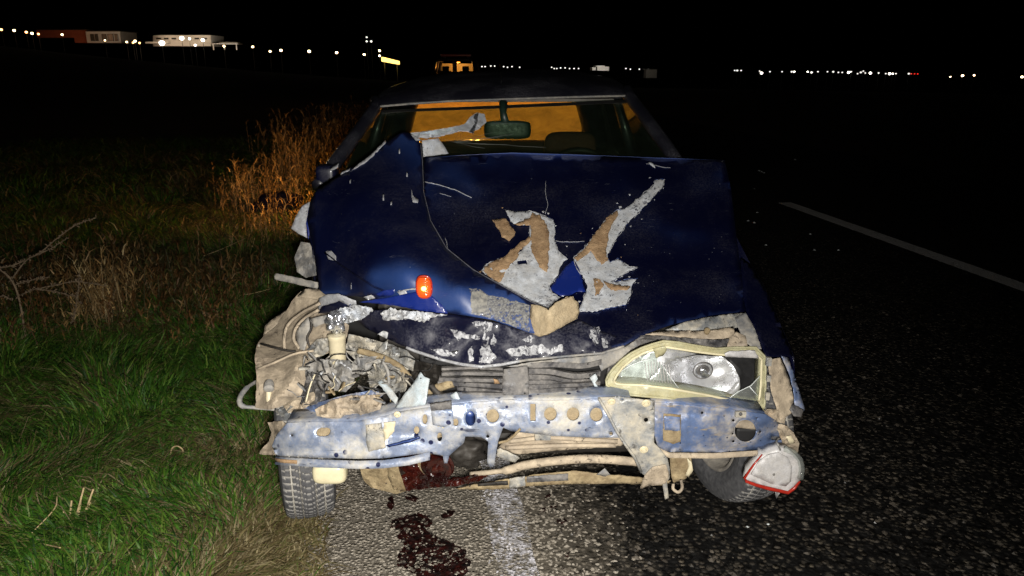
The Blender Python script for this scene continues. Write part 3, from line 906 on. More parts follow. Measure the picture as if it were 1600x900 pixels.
for i, pp in enumerate(([(703, 514), (716, 516), (728, 522), (750, 524), (748, 531), (722, 527), (716, 533), (710, 526)], [(735, 503), (752, 502), (770, 506), (768, 516), (762, 520), (766, 545), (776, 558), (765, 568), (748, 566), (752, 540), (756, 520), (745, 512)],
                        [(770, 520), (776, 533), (774, 540), (766, 538)], [(815, 531), (830, 524), (836, 528), (822, 536)], [(790, 548), (810, 542), (848, 538), (856, 548), (830, 556), (798, 557)], [(850, 545), (880, 538), (882, 548), (856, 555)],
                        [(922, 515), (936, 510), (938, 516), (932, 526), (936, 536), (930, 540), (922, 528)], [(940, 528), (950, 534), (950, 543), (944, 545)], [(672, 545), (700, 547), (712, 555), (690, 556)], [(731, 548), (738, 540), (740, 564), (734, 566)])):
    panel('scratch_patch', pp, front_depth, M['scrape'], hood, thick=.0, lift=.003, step=4, wob=1.8, seed=i)
# paint torn off the hood: grey primer, tan filler, bright blue undercoat
primer_a = [(787, 327), (808, 331), (830, 330), (845, 335), (865, 343), (868, 357), (866, 377), (873, 393), (887, 405), (880, 409), (875, 417), (872, 430), (858, 447), (863, 458), (877, 465), (857, 480), (830, 470), (800, 455), (780, 443), (765, 432), (753, 423), (760, 413), (793, 400), (800, 402), (815, 393), (828, 367), (828, 352), (803, 350), (797, 343)]
primer_b = [(1040, 279), (1022, 281), (1022, 288), (997, 310), (973, 327), (962, 328), (943, 345), (927, 367), (910, 390), (896, 403), (900, 417), (910, 430), (917, 450), (905, 487), (933, 486), (947, 482), (978, 477), (987, 460), (987, 447), (998, 435), (980, 436), (958, 440), (975, 428), (997, 417), (983, 417), (965, 403), (953, 410), (950, 397), (963, 373), (980, 350), (1003, 327), (1020, 310), (1035, 292)]
panel('primer_patch', primer_a, hood_depth, M['primer'], hood, thick=.0008, lift=.005, step=4, wob=1.6, rel=crumple(.004, 7, 2), holes=[[(808, 408), (822, 406), (824, 412), (810, 413)]])
panel('primer_patch', primer_b, hood_depth, M['primer'], hood, thick=.0008, lift=.005, step=4, wob=1.6, seed=3, rel=crumple(.004, 7, 5))
for q_, pr_ in enumerate((primer_a, primer_b)):            # lifted rim of the torn paint
    lp = densify(pr_, 3.5, 1.1, q_ + 1)
    rg = random.Random(q_)
    i_ = 0
    while i_ < len(lp) - 4:
        n_ = rg.randint(4, 12)
        seg_ = lp[i_:i_ + n_ + 1]
        if len(seg_) > 2 and rg.random() < .75:
            tube('paint_rim', [at(x, y, hood_depth(x, y) - .005 - .003 * rg.random()) for x, y in seg_], [.0006] + [rg.uniform(.001, .0024) for _ in seg_[1:-1]] + [.0006], M['white_scrape' if rg.random() < .6 else 'navy'], hood, 5)
        i_ += n_
for i, pp in enumerate(([(768, 343), (778, 342), (790, 341), (796, 350), (805, 362), (801, 370), (795, 376), (784, 370), (780, 358)], [(803, 350), (828, 340), (832, 331), (845, 338), (855, 352), (859, 365), (857, 397), (855, 425), (845, 420), (838, 405), (831, 393), (829, 372), (829, 352), (815, 351)],
                        [(753, 423), (763, 412), (778, 405), (793, 397), (810, 381), (828, 369), (829, 375), (812, 390), (810, 400), (797, 412), (788, 428), (780, 441), (765, 432)],
                        [(965, 328), (950, 338), (933, 360), (920, 378), (910, 392), (897, 403), (903, 407), (913, 399), (923, 391), (930, 402), (940, 413), (950, 407), (947, 388), (952, 360), (966, 334)],
                        [(927, 435), (938, 437), (943, 443), (936, 458), (931, 462), (929, 448)], [(943, 438), (960, 444), (985, 447), (978, 453), (955, 452)])):
    panel('filler_patch', pp, hood_depth, M['filler'], hood, thick=.004, lift=.0095, step=4, wob=1.5, seed=i, rel=crumple(.006, 9, i + 3))
rg = random.Random(77)
for pr_ in (primer_a, primer_b):                          # flakes chipped off around the torn areas
    lp = densify(pr_, 6, 0, 1)
    for q in range(34):
        x, y = rg.choice(lp); x += rg.gauss(0, 7); y += rg.gauss(0, 7)
        if any(inside(x, y, z_) for z_ in (primer_a, primer_b)): continue
        if inside(x, y, flap_out) or not inside(x, y, hood_out): continue
        n_ = rg.randint(4, 6); r_ = rg.uniform(.7, 2.6); e_ = rg.uniform(.4, 1)
        pp = [(x + r_ * rg.uniform(.6, 1.3) * math.cos(6.283 * j / n_), y + e_ * r_ * rg.uniform(.6, 1.3) * math.sin(6.283 * j / n_)) for j in range(n_)]
        panel('paint_chip', pp, hood_depth, M[rg.choice(['primer', 'white_scrape', 'filler'])], hood, thick=.0006, lift=.0035, step=4)
panel('blue_patch', [(875, 428), (886, 414), (897, 406), (903, 416), (908, 428), (912, 447), (914, 456), (900, 456), (890, 462), (878, 463), (868, 458), (858, 451)], hood_depth, M['blue'], hood, thick=.001, lift=.0065, step=5, wob=.8)
for i, pp in enumerate(([(664, 284), (690, 290), (715, 298), (737, 309)], [(853, 282), (852, 300), (856, 320), (852, 334)], [(868, 376), (880, 378), (900, 378), (913, 377)], [(695, 370), (698, 378), (700, 395)], [(1010, 256), (1023, 258), (1040, 262), (1048, 262)], [(687, 302), (695, 304), (705, 307)])):
    tube('scratch', [at(a, b, hood_depth(a, b) - .002) for a, b in densify(pp, 5, .6, i, False)], .0012 if i else .002, M['white_scrape'], hood, 4)
panel('paint_chip', [(1013, 254), (1018, 253), (1023, 258), (1024, 263), (1018, 259)], hood_depth, M['primer'], hood, thick=.0006, lift=.004, step=4)

# -- side indicator that was knocked up onto the hood, still lit
ind_c = at(662.5, 449, 2.105)
ind = None
k = N('lit_amber_lens')
dn = k.n('ShaderNodeVectorMath', operation='DISTANCE'); k.l(k.co, dn.inputs[0])
k.set('Base Color', (.6, .08, .01)); k.set('Roughness', .12)
dn.inputs[1].default_value = ind_c - Vector(car.location) + Vector((0, -.012, 0))
k.set('Emission Color', k.mix(k.ramp(dn.outputs['Value'], .004, .022, 1, 0), (1, .035, .004), (1, .22, .01)))
wv = k.n('ShaderNodeTexWave'); wv.inputs['Scale'].default_value = 55; wv.bands_direction = 'Z'; k.l(k.co, wv.inputs['Vector'])
k.bump(wv.outputs['Fac'], .6, .002)
k.set('Emission Strength', k.ramp(dn.outputs['Value'], .005, .032, .85, .10))
M['amber_lens'] = k.m
ind = rbox('side_indicator', ind_c, (.043, .028, .066), M['amber_lens'], car, 3.2); tag(ind, 'lit amber indicator lamp lying on the folded hood')
bm = bmesh.new(); bmesh.ops.create_icosphere(bm, subdivisions=2, radius=.0075)
for v in bm.verts: v.co = Vector((v.co.x * 1.1, v.co.y * .45, v.co.z * 1.0)) + ind_c + Vector((.001, -.0145, .000))
link('bulb_glow', bm_mesh(bm), emit('indicator_bulb', (1, .42, .03), 6), ind)
tube('lens_seal', [ind_c + Vector((.0225 * math.copysign(abs(math.cos(a)) ** .7, math.cos(a)), .004, .034 * math.copysign(abs(math.sin(a)) ** .8, math.sin(a)))) for a in [2 * math.pi * q / 32 for q in range(33)]], .003, M['lens_red'], ind, 6)

# -- torn edges along the left corner of the hood
def piece(name, pts, mat, thick=.002, parent=None, wob=.5, seed=1, amp=.004, fq=5, step=5):
    return panel(name, pts, [], M[mat], parent or car, thick=thick, step=step, rel=crumple(amp * 1.25 if amp >= .012 else amp, fq, seed), wob=wob, seed=seed, smooth=amp < .012)
piece('torn_edge', [(498, 466, 2.28), (512, 460, 2.25), (528, 459, 2.22), (545, 466, 2.20), (556, 470, 2.20), (557, 477, 2.2), (545, 478, 2.2), (530, 470, 2.22), (515, 476, 2.25), (503, 478, 2.27), (497, 487, 2.3)], 'white_scrape')
piece('torn_edge', [(497, 490, 2.27), (503, 479, 2.26), (520, 474, 2.23), (544, 467, 2.21), (548, 477, 2.2), (530, 484, 2.22), (510, 490, 2.26)], 'navy')
piece('torn_edge', [(585, 460, 2.2), (600, 454, 2.18), (615, 452, 2.17), (620, 458, 2.17), (610, 463, 2.18), (592, 464, 2.2)], 'blue')
piece('torn_edge', [(560, 472, 2.2), (600, 466, 2.17), (640, 458, 2.14), (655, 455, 2.13), (675, 463, 2.12), (690, 476, 2.11), (700, 490, 2.11), (660, 486, 2.12), (620, 478, 2.15), (585, 474, 2.18)], 'blue')
piece('torn_edge', [(620, 456, 2.16), (634, 453, 2.15), (637, 462, 2.15), (634, 474, 2.14), (628, 466, 2.15)], 'white_scrape')
piece('torn_edge', [(622, 455, 2.14), (645, 450, 2.13), (655, 452, 2.12), (645, 453, 2.13)], 'white_scrape')
piece('torn_edge', [(568, 464, 2.19), (580, 461, 2.18), (586, 466, 2.18), (574, 469, 2.19)], 'white_scrape')
piece('torn_edge', [(515, 488, 2.2), (530, 483, 2.18), (552, 477, 2.16), (575, 480, 2.16), (583, 484, 2.15), (572, 494, 2.15), (560, 500, 2.16), (545, 505, 2.18), (530, 503, 2.2)], 'primer', amp=.02, fq=9, step=3, wob=1.6)
piece('torn_edge', [(594, 490, 2.14), (608, 482, 2.13), (640, 487, 2.12), (665, 488, 2.1), (699, 492, 2.09), (675, 496, 2.1), (660, 504, 2.1), (640, 498, 2.11), (610, 500, 2.13), (600, 500, 2.14)], 'primer', amp=.015, fq=9, step=3, wob=1.6)
piece('torn_edge', [(590, 522, 2.13), (598, 517, 2.12), (606, 520, 2.12), (604, 529, 2.12), (597, 526, 2.13)], 'primer', amp=.01, fq=9, step=4)

# -- left wing: crushed inner panels caked in mud
piece('inner_wing', [(500, 452, 2.45), (470, 455, 2.5), (458, 468, 2.5), (446, 488, 2.5), (430, 510, 2.48), (412, 524, 2.44), (402, 538, 2.28), (398, 560, 2.18), (400, 580, 2.11), (401, 608, 2.06), (399, 637, 2.03), (425, 640, 2.01), (445, 632, 2.01), (470, 618, 2.02), (478, 592, 2.07), (476, 568, 2.13), (498, 556, 2.22), (520, 548, 2.24), (540, 535, 2.27), (545, 508, 2.30), (518, 488, 2.34), (505, 470, 2.40)], 'tan', step=5, amp=.028, fq=1.5, seed=5, wob=.8)
piece('inner_wing', [(411, 527, 2.5), (414, 508, 2.52), (430, 494, 2.56), (447, 484, 2.58), (440, 500, 2.52), (425, 515, 2.5)], 'tan')
piece('inner_wing', [(465, 463, 2.36), (478, 450, 2.38), (496, 452, 2.36), (512, 462, 2.3), (500, 468, 2.3), (480, 466, 2.34)], 'tan', amp=.008)
def arc_rib(pix, r, mat='tan'):
    return tube('pressed_rib', curve_pts([at(*p) for p in pix], 5), r, M[mat], car, 6)
arc_rib([(500, 474, 2.27), (470, 490, 2.30), (450, 508, 2.31), (444, 530, 2.28), (445, 548, 2.26)], .0055)
arc_rib([(498, 484, 2.25), (478, 496, 2.26), (463, 512, 2.26), (459, 530, 2.24), (468, 545, 2.22)], .0055)
arc_rib([(402, 577, 2.11), (430, 566, 2.11), (460, 553, 2.13), (490, 548, 2.15)], .004)
arc_rib([(408, 537, 2.25), (428, 543, 2.2), (450, 548, 2.18), (462, 549, 2.18)], .004, 'dark')
arc_rib([(484, 497, 2.24), (487, 512, 2.23), (480, 528, 2.21), (485, 545, 2.2)], .004, 'dark')
piece('inner_wing', [(461, 523, 2.25), (470, 505, 2.25), (482, 495, 2.25), (484, 512, 2.23), (480, 530, 2.22), (476, 548, 2.2), (466, 545, 2.22)], 'grey_plastic')
piece('inner_wing', [(485, 498, 2.22), (510, 492, 2.2), (517, 500, 2.2), (505, 506, 2.2), (490, 512, 2.21)], 'grey_plastic', amp=.006)
piece('inner_wing', [(399, 545, 2.28), (404, 537, 2.27), (409, 556, 2.25), (402, 578, 2.24), (399, 560, 2.26)], 'bracket')
lathe('washer_nozzle', [(0, .012), (.012, .016), (.03, .015), (.034, .009), (.034, .004)], at(421, 597, 2.06), (.2, -1, -.35), M['grey_plastic'], car, 18)
lathe('washer_nozzle', [(0, .008), (.022, .010), (.03, .008)], at(420, 612, 2.04), (.1, -.5, -1), M['cream'], car, 14)
tube('loose_trim_strip', curve_pts([at(404, 594, 2.24), at(386, 606, 2.18), at(375, 622, 2.13), at(378, 634, 2.11), at(400, 637, 2.12), at(430, 640, 2.14)], 6), [.006] * 6 + [.0085] * 14 + [.006] * 6 + [.005] * 5, M['grey_plastic'], car, 8)
# mirror side: bits hanging off the left wing
piece('torn_trim', [(455, 357, 2.72), (462, 338, 2.74), (472, 322, 2.76), (487, 313, 2.78), (481, 330, 2.75), (478, 350, 2.72), (480, 372, 2.7), (466, 365, 2.7)], 'white_scrape', thick=.004)
piece('torn_trim', [(478, 350, 2.71), (484, 318, 2.76), (489, 314, 2.77), (487, 345, 2.72), (482, 375, 2.68)], 'blue', thick=.004)
piece('torn_trim', [(460, 402, 2.66), (470, 378, 2.68), (484, 380, 2.66), (492, 405, 2.6), (494, 430, 2.56), (478, 434, 2.6), (464, 425, 2.64)], 'grey_plastic', amp=.02, fq=3)
piece('torn_trim', [(428, 430, 2.56), (432, 427, 2.56), (460, 433, 2.52), (495, 441, 2.46), (495, 451, 2.45), (470, 446, 2.49), (445, 440, 2.53), (429, 437, 2.56)], 'grey_plastic', thick=.008, amp=.003)
tag(piece('torn_trim', [(516, 262, 2.98), (530, 254, 2.98), (527, 262, 2.96), (515, 268, 2.96)], 'white_scrape'), None)
# left side sheet between the folded hood and the door
strip('left_wing_side', [(489, 385, 2.58), (482, 345, 2.70), (488, 312, 2.80), (505, 290, 2.92), (520, 272, 3.05)], (-.02, .05, -.45), M['navy_side'], car)

# -- engine bay: filler tube, hoses, shards, dark block behind everything
box('engine_block', carp(.03, .72, .50), (1.05, .42, .46), M['dark'], car, (0, 0, CY), .03)
box('radiator', carp(.10, .30, .50), (.86, .035, .28), M['black'], car, (0, 0, CY), .006)
box('subframe', carp(0, .62, .24), (1.1, .5, .09), M['dark'], car, (0, 0, CY), .02)
box('firewall', carp(0, 1.22, .62), (1.5, .05, .75), M['black'], car, (0, 0, CY), .02)
def lump(name, c, size, mat, seed, amp=.35, sub=4):
    bm = bmesh.new(); bmesh.ops.create_icosphere(bm, subdivisions=sub, radius=1)
    for v in bm.verts:
        d = abs(noise.noise(v.co * 1.6 + Vector((seed * 3.1, 0, 0)))) * 1.3 + abs(noise.noise(v.co * 3.7 + Vector((0, seed, 0)))) * .5 - .4
        v.co = v.co * (1 + amp * d)
        v.co = Vector((v.co.x * size[0], v.co.y * size[1], v.co.z * size[2])) + Vector(c)
    return link(name, bm_mesh(bm), M[mat], car)
lathe('filler_tube', [(0, .023), (.004, .0255), (.075, .0255), (.078, .028), (.088, .028), (.09, .024)], at(528.5, 566, 2.14), (0, .05, 1), M['cream'], car, 24)
lump('crushed_cap', at(524, 503, 2.16), (.03, .025, .036), 'foil', 2, .7)
piece('torn_plastic_bag', [(476, 572, 2.13), (500, 562, 2.11), (525, 562, 2.09), (545, 563, 2.09), (555, 580, 2.08), (553, 600, 2.07), (540, 612, 2.07), (520, 610, 2.07), (505, 596, 2.1), (490, 590, 2.12)], 'grey_plastic', step=4, amp=.03, fq=3, seed=7)
piece('torn_plastic_bag', [(545, 572, 2.11), (560, 560, 2.11), (575, 558, 2.1), (590, 556, 2.1), (580, 572, 2.09), (566, 585, 2.08), (556, 582, 2.09)], 'grey_plastic', step=4, amp=.02, fq=3, seed=8)
piece('crushed_sheet', [(470, 615, 2.1), (478, 590, 2.12), (488, 580, 2.12), (500, 590, 2.1), (505, 612, 2.08), (498, 632, 2.07), (475, 632, 2.08)], 'slat', step=4, amp=.035, fq=5, seed=9)
piece('crushed_sheet', [(545, 522, 2.2), (580, 530, 2.17), (610, 538, 2.15), (635, 548, 2.12), (648, 560, 2.1), (645, 580, 2.1), (630, 570, 2.12), (600, 558, 2.15), (565, 552, 2.18), (540, 545, 2.2)], 'bracket', step=4, amp=.03, fq=3, seed=10)
piece('crushed_sheet', [(540, 548, 2.16), (575, 552, 2.14), (610, 562, 2.11), (640, 577, 2.08), (630, 580, 2.08), (595, 570, 2.11), (555, 562, 2.14)], 'bracket', step=4, amp=.012, fq=5, seed=11)
piece('crushed_sheet', [(478, 548, 2.2), (495, 530, 2.22), (512, 528, 2.2), (518, 545, 2.18), (505, 555, 2.17), (485, 562, 2.16)], 'bracket', step=4, amp=.025, fq=4, seed=12)
piece('crushed_sheet', [(575, 575, 2.1), (600, 566, 2.1), (625, 575, 2.08), (638, 592, 2.06), (632, 612, 2.05), (610, 615, 2.05), (590, 600, 2.07), (578, 612, 2.07)], 'bracket', step=4, amp=.045, fq=5, seed=13)
piece('crushed_sheet', [(470, 640, 2.07), (500, 628, 2.06), (540, 617, 2.05), (580, 610, 2.05), (600, 615, 2.04), (590, 625, 2.03), (540, 632, 2.03), (500, 645, 2.03), (475, 652, 2.04)], 'beam_blue', step=4, amp=.014, fq=4, seed=14)
piece('crushed_sheet', [(492, 640, 2.03), (520, 625, 2.02), (550, 618, 2.01), (585, 617, 2.0), (598, 625, 2.0), (594, 640, 2.0), (560, 650, 2.0), (520, 655, 2.0), (495, 650, 2.01)], 'tan', step=4, amp=.03, fq=3.5, seed=15)
piece('crushed_sheet', [(430, 642, 2.12), (450, 632, 2.1), (468, 640, 2.08), (470, 655, 2.06), (450, 660, 2.05), (440, 652, 2.07)], 'bracket', step=4, amp=.02, fq=5, seed=16)
piece('crushed_sheet', [(440, 630, 2.13), (470, 620, 2.1), (490, 612, 2.08), (495, 622, 2.07), (475, 640, 2.07), (450, 645, 2.08)], 'tan', step=4, amp=.02, fq=4, seed=17)
rr = random.Random(4)
for i in range(46):                                       # snapped clips, wires and slivers in the left corner
    cx, cy = rr.uniform(470, 650), 0
    cy = 560 + (cx - 470) * .12 + rr.uniform(-12, 52)
    Y0 = 2.10 - (cy - 560) * .0012 - .02
    a = rr.uniform(0, 6.28); L = rr.uniform(6, 22); wd = rr.uniform(1.2, 5.5)
    ca, sa = math.cos(a), math.sin(a)
    pts = [(cx + ca * u * L - sa * v * wd, cy + sa * u * L + ca * v * wd, Y0 + rr.uniform(-.03, .03)) for u, v in ((-.5, -.4), (0, -.6), (.5, -.2), (.45, .4), (-.1, .5), (-.5, .3))]
    piece('snapped_piece', pts, rr.choice(['bracket', 'slat', 'slat', 'primer', 'grey_plastic', 'tan_dark', 'black', 'foil', 'grey_plastic']), seed=30 + i, amp=.006, thick=.0025)
for i in range(22):                                       # torn loom: wires poking out of the corner
    cx, cy = rr.uniform(475, 690), rr.uniform(555, 620)
    Y0 = 2.06 - (cy - 560) * .001
    pp = [at(cx, cy, Y0)]
    a = rr.uniform(0, 6.28)
    for q in range(3):
        a += rr.uniform(-.9, .9); cx += math.cos(a) * 11; cy += math.sin(a) * 8
        pp.append(at(cx, cy, Y0 + rr.uniform(-.025, .015)))
    tube('wire', curve_pts(pp, 4), rr.uniform(.0012, .003), M[rr.choice(['black', 'black', 'grey_plastic', 'cream', 'rubber'])], car, 5)
tag(piece('pale_shard', [(617, 637, 1.99), (630, 618, 1.99), (645, 600, 2.0), (657, 580, 2.02), (662, 588, 1.99), (671, 592, 1.98), (668, 612, 1.97), (664, 632, 1.95), (640, 636, 1.97)], 'pale', thick=.004, amp=.004), 'pale blue plastic shard standing on the beam')
piece('pale_shard', [(590, 597, 2.02), (596, 594, 2.02), (612, 608, 2.0), (622, 622, 1.98), (618, 632, 1.97), (606, 618, 1.99)], 'pale', thick=.003)
for i, pp in enumerate(([(588, 548, 2.12), (600, 535, 2.12), (606, 530, 2.12), (604, 545, 2.1), (596, 552, 2.11)], [(455, 345, 2.75)] * 0)):
    if pp: piece('torn_trim', pp, 'bracket', seed=60 + i)
for pix, r, mm in (([(560, 548, 2.13), (590, 556, 2.11), (620, 570, 2.08), (640, 590, 2.06)], .010, 'tan_dark'), ([(480, 600, 2.1), (476, 615, 2.08), (470, 632, 2.06)], .003, 'black'), ([(492, 585, 2.09), (484, 605, 2.07), (478, 628, 2.05)], .0025, 'cream'),
                   ([(598, 565, 2.06), (606, 580, 2.04), (608, 600, 2.03)], .005, 'grey_plastic'), ([(650, 585, 2.08), (675, 605, 2.05), (690, 620, 2.04)], .012, 'dark'), ([(668, 612, 2.06), (690, 604, 2.05), (708, 598, 2.05)], .014, 'tan_dark')):
    tube('hose', curve_pts([at(*p) for p in pix], 6), r, M[mm], car, 8)
piece('crushed_sheet', [(640, 560, 2.14), (670, 568, 2.12), (700, 575, 2.1), (690, 600, 2.1), (680, 622, 2.1), (655, 625, 2.1), (645, 600, 2.12)], 'dark', step=4, amp=.03, fq=4, seed=19)

# -- crushed grille: horizontal slats on both sides of a centre plate
piece('grille_plate', [(787, 577, 2.015), (824, 572, 2.01), (827, 600, 2.0), (825, 617, 1.99), (786, 620, 1.99), (784, 600, 2.0)], 'slat', thick=.006, amp=.006, fq=3)
def slat(pix, h, mat='slat'):
    pts = curve_pts([at(*p) for p in pix], 5)
    verts, faces = [], []
    for p in pts:
        for dy, dz in ((0, h), (.018, h * .7), (.018, -h * .9), (0, -h)): verts.append(p + Vector((0, dy, dz)))
    for i in range(len(pts) - 1):
        for q in range(4): faces.append((i * 4 + q, i * 4 + (q + 1) % 4, i * 4 + 4 + (q + 1) % 4, i * 4 + 4 + q))
    faces += [(0, 1, 2, 3), tuple((len(pts) - 1) * 4 + q for q in (3, 2, 1, 0))]
    o = link('grille_slat', mesh_of(verts, faces), M[mat], car, False)
for pix, h in (([(826, 571, 2.03), (870, 570, 2.04), (910, 572, 2.06), (940, 566, 2.08)], .008), ([(826, 580, 2.02), (860, 581, 2.03), (900, 588, 2.05), (938, 584, 2.08)], .008), ([(826, 589, 2.01), (860, 591, 2.03), (890, 597, 2.05), (930, 596, 2.07)], .008),
               ([(826, 598, 2.01), (860, 598, 2.02), (890, 603, 2.04), (930, 601, 2.06)], .007), ([(826, 606, 2.0), (870, 604, 2.02), (905, 603, 2.03), (938, 600, 2.06)], .008), ([(826, 614, 2.0), (870, 611, 2.01), (905, 610, 2.02), (925, 607, 2.05)], .009),
               ([(690, 585, 2.06), (730, 584, 2.04), (786, 585, 2.02)], .005), ([(686, 593, 2.05), (730, 594, 2.03), (786, 595, 2.01)], .0055), ([(684, 599, 2.05), (730, 601, 2.03), (786, 604, 2.01)], .006), ([(714, 607, 2.03), (750, 610, 2.02), (786, 614, 2.0)], .006),
               ([(722, 618, 2.02), (750, 618, 2.0), (786, 619, 1.99)], .009), ([(690, 577, 2.07), (740, 575, 2.05), (786, 577, 2.03)], .004)):
    slat(pix, h)
piece('grille_top_rail', [(790, 573, 2.03), (830, 566, 2.03), (880, 560, 2.05), (935, 555, 2.09), (975, 543, 2.13), (1005, 525, 2.17), (1010, 532, 2.16), (985, 552, 2.12), (960, 568, 2.1), (940, 580, 2.08), (936, 570, 2.08), (880, 568, 2.05), (830, 573, 2.03)], 'grey_plastic', amp=.006, fq=4)
piece('snapped_piece', [(921, 590, 2.03), (930, 584, 2.02), (934, 592, 2.02), (930, 598, 2.02), (934, 604, 2.01), (929, 604, 2.01), (925, 596, 2.02)], 'pale')
piece('snapped_piece', [(703, 618, 2.0), (713, 612, 2.0), (719, 625, 1.99), (714, 630, 1.99)], 'pale', thick=.006)
piece('snapped_piece', [(771, 592, 2.0), (778, 594, 2.0), (781, 599, 2.0), (772, 600, 2.0)], 'filler', thick=.005)
piece('snapped_piece', [(930, 611, 2.02), (950, 605, 2.05), (975, 612, 2.06), (960, 621, 2.02), (935, 621, 2.0)], 'grey_plastic', thick=.005)

# -- bumper beam
beam_hole = [smooth_poly([(493, 676), (498, 668), (515, 668), (517, 675), (512, 682), (496, 682)], 1), circle(770, 650, 10, 10.5), circle(860, 647, 10, 10.5), circle(895.5, 647, 10, 10.5), circle(932, 648, 10, 11),
             [(828.5, 631), (837, 631), (837, 658), (828.5, 658)], circle(735, 654, 8, 12), circle(712, 660, 4.5, 6), circle(456, 680, 2.2), circle(687, 683, 4, 7, 12), circle(664, 655, 4, 8, 12), circle(651, 672, 4.5, 6, 12), circle(762, 682, 2.5), circle(955, 678, 2.8)]
beam_out = [(449, 660, 2.00), (500, 658, 1.985), (560, 657, 1.975), (600, 650, 1.97), (625, 642, 1.97), (660, 637, 1.97), (700, 632, 1.97), (735, 628, 1.97), (790, 624, 1.97), (870, 625, 1.97), (935, 622, 1.975), (985, 622, 1.985), (990, 660, 1.98), (975, 684, 1.975),
            (930, 684, 1.965), (860, 681, 1.96), (800, 674, 1.96), (786, 668, 1.96), (778, 690, 1.95), (772, 728, 1.96), (766, 731, 1.96), (761, 722, 1.96), (763, 690, 1.955), (752, 683, 1.955), (727, 682, 1.95), (725, 692, 1.95), (712, 703, 1.95), (702, 712, 1.95), (699, 724, 1.95), (694, 724, 1.95), (692, 712, 1.95), (668, 708, 1.94), (640, 711, 1.94), (600, 716, 1.94), (560, 717, 1.945), (500, 715, 1.955), (440, 712, 1.985), (431, 711, 1.995), (425, 697, 2.02), (432, 680, 2.01)]
def beam_rel(x, y):
    r = 0
    mid = 658 + (685 - 658) * S(640, 480, x)               # pressed swage lines
    r += .007 * (S(0, 5, abs(y - mid) - 12))
    if 565 < x < 600: r -= .010 * S(565, 571, x) * S(600, 594, x)
    if 600 < x < 665: r += .012 * S(600, 610, x) * S(665, 650, x) * S(690, 680, y) * S(670, 678, y)
    return r + .006 * noise.noise(Vector((x * .02, y * .03, 2)))
beam = panel('bumper_beam', beam_out, [], M['beam'], car, thick=.003, step=6, holes=beam_hole, rel=beam_rel, rounded=0)
strip('top_flange', [(449, 660, 2.00), (500, 658, 1.985), (560, 657, 1.975), (600, 650, 1.97), (625, 642, 1.97), (660, 637, 1.97), (700, 632, 1.97), (735, 628, 1.97), (790, 624, 1.97), (870, 625, 1.97), (935, 622, 1.975), (985, 622, 1.985)], (0, .07, .008), M['beam'], beam, .003)
strip('bottom_flange', [(431, 713.5, 1.99), (470, 716, 1.965), (500, 718, 1.95), (560, 720, 1.94), (600, 719, 1.935), (640, 714, 1.935), (672, 706, 1.935)], (0, -.012, -.020), M['beam'], beam, .004, 2)
strip('rust_lip', [(430, 716, 1.985), (440, 717.5, 1.975), (464, 719.5, 1.96)], (0, -.002, -.010), M['filler'], beam, .004, 2)
panel('inner_plate', [(480, 664, 2.045), (560, 662, 2.025), (640, 645, 2.015), (700, 637, 2.015), (790, 628, 2.015), (980, 628, 2.025), (970, 678, 2.015), (800, 668, 2.01), (755, 672, 2.005), (720, 672, 2.005), (640, 700, 1.995), (490, 700, 2.005)], [], M['block'], beam, step=14, thick=.002)
panel('blue_inset', [(722, 646), (730, 641), (742, 643), (744, 660), (740, 680), (727, 681), (725, 668)], 1.985, M['navy'], beam, step=8, thick=.002)
piece('dent', [(602, 696, 1.945), (625, 690, 1.945), (655, 682, 1.945), (657, 685, 1.944), (640, 692, 1.942), (608, 699, 1.942)], 'navy', parent=beam, amp=.001)
for (a, b, r) in ((621, 647, .0105), (686, 661, .011), (693, 664, .008), (585, 671, .010)):
    lathe('bolt', [(0, r), (.003, r), (.005, r * .8), (.005, r * .5), (.011, r * .45), (.012, r * .2)], at(a, b, 1.962), (0, -1, -.25), M['cream'], beam, 20)
piece('bracket_plate', [(571, 664, 1.955), (596, 660, 1.955), (598, 672, 1.95), (603, 700, 1.94), (576, 706, 1.94), (572, 690, 1.945)], 'bracket', parent=beam, thick=.004, amp=.003)
piece('bracket_plate', [(600, 660, 1.95), (618, 659, 1.95), (616, 674, 1.945), (602, 690, 1.94), (599, 675, 1.945)], 'cream', parent=beam, thick=.003, amp=.002)
piece('bracket_plate', [(672, 632, 1.95), (705, 628, 1.95), (706, 640, 1.95), (674, 644, 1.95)], 'slat', parent=beam, thick=.01, amp=.002)
piece('bracket_plate', [(674, 642, 1.945), (707, 640, 1.945), (709, 662, 1.942), (694, 668, 1.94), (676, 664, 1.942)], 'beam', parent=beam, thick=.003, amp=.003)
piece('bent_strap', [(777, 703, 1.955), (782, 701, 1.955), (806, 712, 1.95), (812, 716, 1.95), (805, 723, 1.955), (790, 720, 1.955), (776, 712, 1.955)], 'bracket', thick=.004, amp=.002)
tube('crease_line', [at(a, b, c) for a, b, c in ((779, 692, 1.95), (792, 689, 1.955), (803, 681, 1.955), (813, 670, 1.955))], .004, M['tan_dark'], beam, 6)
piece('left_end_cap', [(418, 660, 2.10), (440, 658, 2.05), (448, 664, 2.02), (434, 680, 2.02), (426, 697, 2.03), (430, 711, 2.02), (405, 709, 2.03), (407, 704, 2.06), (420, 690, 2.08), (424, 675, 2.1)], 'tan', thick=.003, amp=.012, fq=4, parent=beam)

